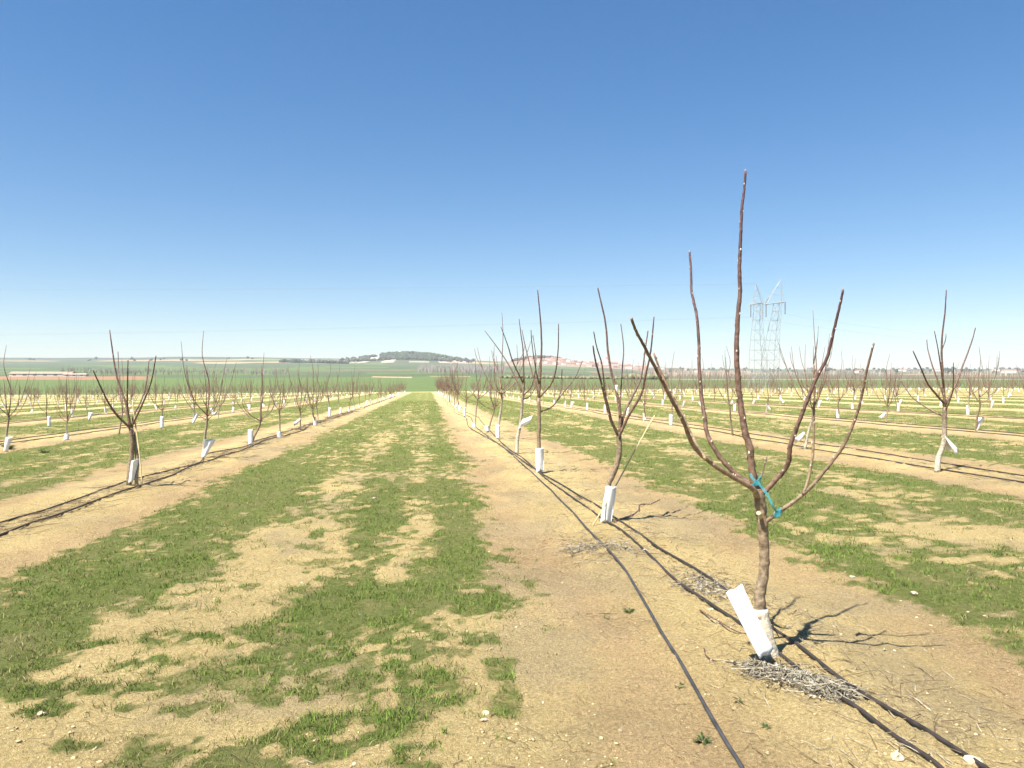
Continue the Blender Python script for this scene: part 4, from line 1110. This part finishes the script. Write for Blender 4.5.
def blobs(name, pts, rad, cols, lab, cat, hs=1.0):
    """round leafy crowns far off, massed together"""
    bv, bf = ICO1; nv = len(bv); n = len(pts)
    q = rng.random((n, nv, 1)); V = bv[None] * (.7 + .6 * q) * (np.asarray(rad)[:, None] * np.array([1, 1, hs]))[:, None, :] + (pts + np.c_[np.zeros((n, 2)), np.asarray(rad) * hs * .6])[:, None]
    Fc = (bf[None] + (np.arange(n) * nv)[:, None, None]).reshape(-1, 3)
    o = raw_mesh(name, V.reshape(-1, 3), Fc, M_far, np.repeat(cols, nv, axis=0)); tag(o, lab, cat, kind='stuff')
def fpv(px, d):
    x, y = c2w((px - 512) / F * d, d); return np.stack([x, y, ground_z(x, y)], 1)
n = 2600; px = rng.normal(407, 26, n); d = rng.uniform(2350, 2760, n)
k = (px > 340) & (px < 478) & (fbm(px / 7.0, d / 60.0, 111, 3) < .545); px, d = px[k], d[k]
blobs('hill_woodland', fpv(px, d), rng.uniform(3, 6.5, len(px)), np.array([.045, .06, .03]) * rng.uniform(.6, 1.5, (len(px), 1)), 'dark evergreen wood covering the far hill in the middle', 'wood')
n = 500; px = rng.uniform(512, 562, n); d = rng.uniform(2250, 2500, n)
blobs('hilltop_scrub', fpv(px, d), rng.uniform(2.5, 5, n), np.array([.075, .055, .04]) * rng.uniform(.6, 1.5, (n, 1)), 'dark scrub on the hill above the far town', 'scrub')
n = 900; px = rng.uniform(500, 665, n); d = rng.normal(430, 6, n) + (px - 580) * .05
k = (px < 640) | (rng.random(n) < .6); px, d = px[k], d[k]; big = np.where(px > 622, 1.8, 1.0)
blobs('hedgerow', fpv(px, d), rng.uniform(.5, .95, len(px)) * big, np.array([.15, .15, .085]) * rng.uniform(.6, 1.5, (len(px), 1)), 'dark hedgerow along the far edge of the green field', 'hedge', 1.1)
# bare woods and scattered trees
def thicket(name, px0, px1, d0, d1, n, h0, h1, lab, col=(.42, .35, .29)):
    px = rng.uniform(px0, px1, n); d = rng.uniform(d0, d1, n); b = fpv(px, d); mb = MB()
    for p in b:
        h = random.uniform(h0, h1); c = np.array(col) * random.uniform(.7, 1.3)
        for i in range(9):
            a = random.random() * 6.28; R = h * random.uniform(.05, .32); t = p + np.array([math.cos(a) * R, math.sin(a) * R, h * random.uniform(.6, 1)])
            m = p + np.array([math.cos(a) * R * .3, math.sin(a) * R * .3, h * .4]); tube(mb, [p, m, t], [.12, .09, .04], 3, c, False)
    tag(mb.build(name, M_far, smooth=False), lab, 'wood', kind='stuff')
thicket('bare_thicket', 60, 290, 600, 980, 330, 2.5, 7, 'grey-brown bare wood beyond the orchard on the left')
thicket('bare_grove', 418, 505, 700, 900, 200, 5, 10, 'hazy grove of bare poplars below the far hill', (.40, .35, .32))
thicket('bare_copse', 636, 750, 700, 1100, 200, 4, 11, 'brownish bare copse right of the far town', (.46, .36, .28))
thicket('bare_scrub', 745, 1060, 900, 1400, 260, 4, 9, 'line of bare scrub across the right-hand plain', (.42, .36, .29))
n = 250; px = np.concatenate([rng.uniform(300, 348, 60), rng.uniform(280, 300, 40), rng.uniform(650, 1060, 130), rng.uniform(-20, 260, 20)]); d = np.concatenate([rng.uniform(2050, 2100, 100), rng.uniform(1500, 3300, 130), rng.uniform(2500, 3100, 20)])
blobs('far_trees', fpv(px, d), rng.uniform(3, 7, n), np.array([.05, .065, .035]) * rng.uniform(.6, 1.4, (n, 1)), 'dark specks of far-off trees over the plain', 'trees')

# ------------------------------------------------------------------ haze
hz = MB(); box(hz, (0, 2300, 83), (9000, 5000, 172), (1, 1, 1))
hm = bpy.data.materials.new('haze_air'); hm.use_nodes = True; nt = hm.node_tree; nt.nodes.clear()
out = nt.nodes.new('ShaderNodeOutputMaterial'); pv = nt.nodes.new('ShaderNodeVolumePrincipled')
pv.inputs['Color'].default_value = (.88, .91, .97, 1); pv.inputs['Density'].default_value = 1.25e-4; pv.inputs['Anisotropy'].default_value = 0.0
nt.links.new(pv.outputs[0], out.inputs['Volume'])
ho = hz.build('haze', hm, smooth=False); tag(ho, 'thin pale haze in the air over the plain', 'haze', kind='stuff')

# ------------------------------------------------------------------ light
EL = math.radians(59)
sh = np.array([.66, .62]); sh /= np.linalg.norm(sh)          # shadows fall right and away (camera frame)
sX, sY = c2w(sh[0], sh[1]); sdir = Vector((-sX * math.cos(EL), -sY * math.cos(EL), math.sin(EL)))
sl = bpy.data.lights.new('sun', 'SUN'); sl.energy = 5.0; sl.angle = math.radians(.53); sl.color = (1.0, .945, .86)
so = bpy.data.objects.new('sun', sl); COL.objects.link(so); so.rotation_euler = sdir.to_track_quat('Z', 'Y').to_euler()
w = bpy.data.worlds.new('World'); scene.world = w; w.use_nodes = True; nt = w.node_tree
sky = nt.nodes.new('ShaderNodeTexSky'); sky.sky_type = 'NISHITA'; sky.sun_disc = False
sky.sun_elevation = EL; sky.sun_rotation = math.atan2(sdir.x, sdir.y)
sky.air_density = 1.0; sky.dust_density = 0.4; sky.ozone_density = 1.5; sky.altitude = 700
hs = nt.nodes.new('ShaderNodeHueSaturation'); hs.inputs['Saturation'].default_value = 1.46; hs.inputs['Hue'].default_value = .503
gm = nt.nodes.new('ShaderNodeGamma'); gm.inputs['Gamma'].default_value = .84
nt.links.new(sky.outputs[0], gm.inputs['Color']); nt.links.new(gm.outputs[0], hs.inputs['Color']); nt.links.new(hs.outputs[0], nt.nodes['Background'].inputs['Color']); nt.nodes['Background'].inputs['Strength'].default_value = .079

# ------------------------------------------------------------------ camera
cd = bpy.data.cameras.new('camera'); cd.sensor_width = 36; cd.lens = F / W * 36; cd.clip_end = 20000; cd.clip_start = .05
co = bpy.data.objects.new('camera', cd); COL.objects.link(co); co.location = (0, 0, CAMZ); co.rotation_euler = (math.radians(90), 0, -TH)
scene.camera = co
vs = scene.view_settings; vs.view_transform = 'Standard'; vs.look = 'None'; vs.exposure = 1.33; vs.gamma = 1.0; vs.use_curve_mapping = False
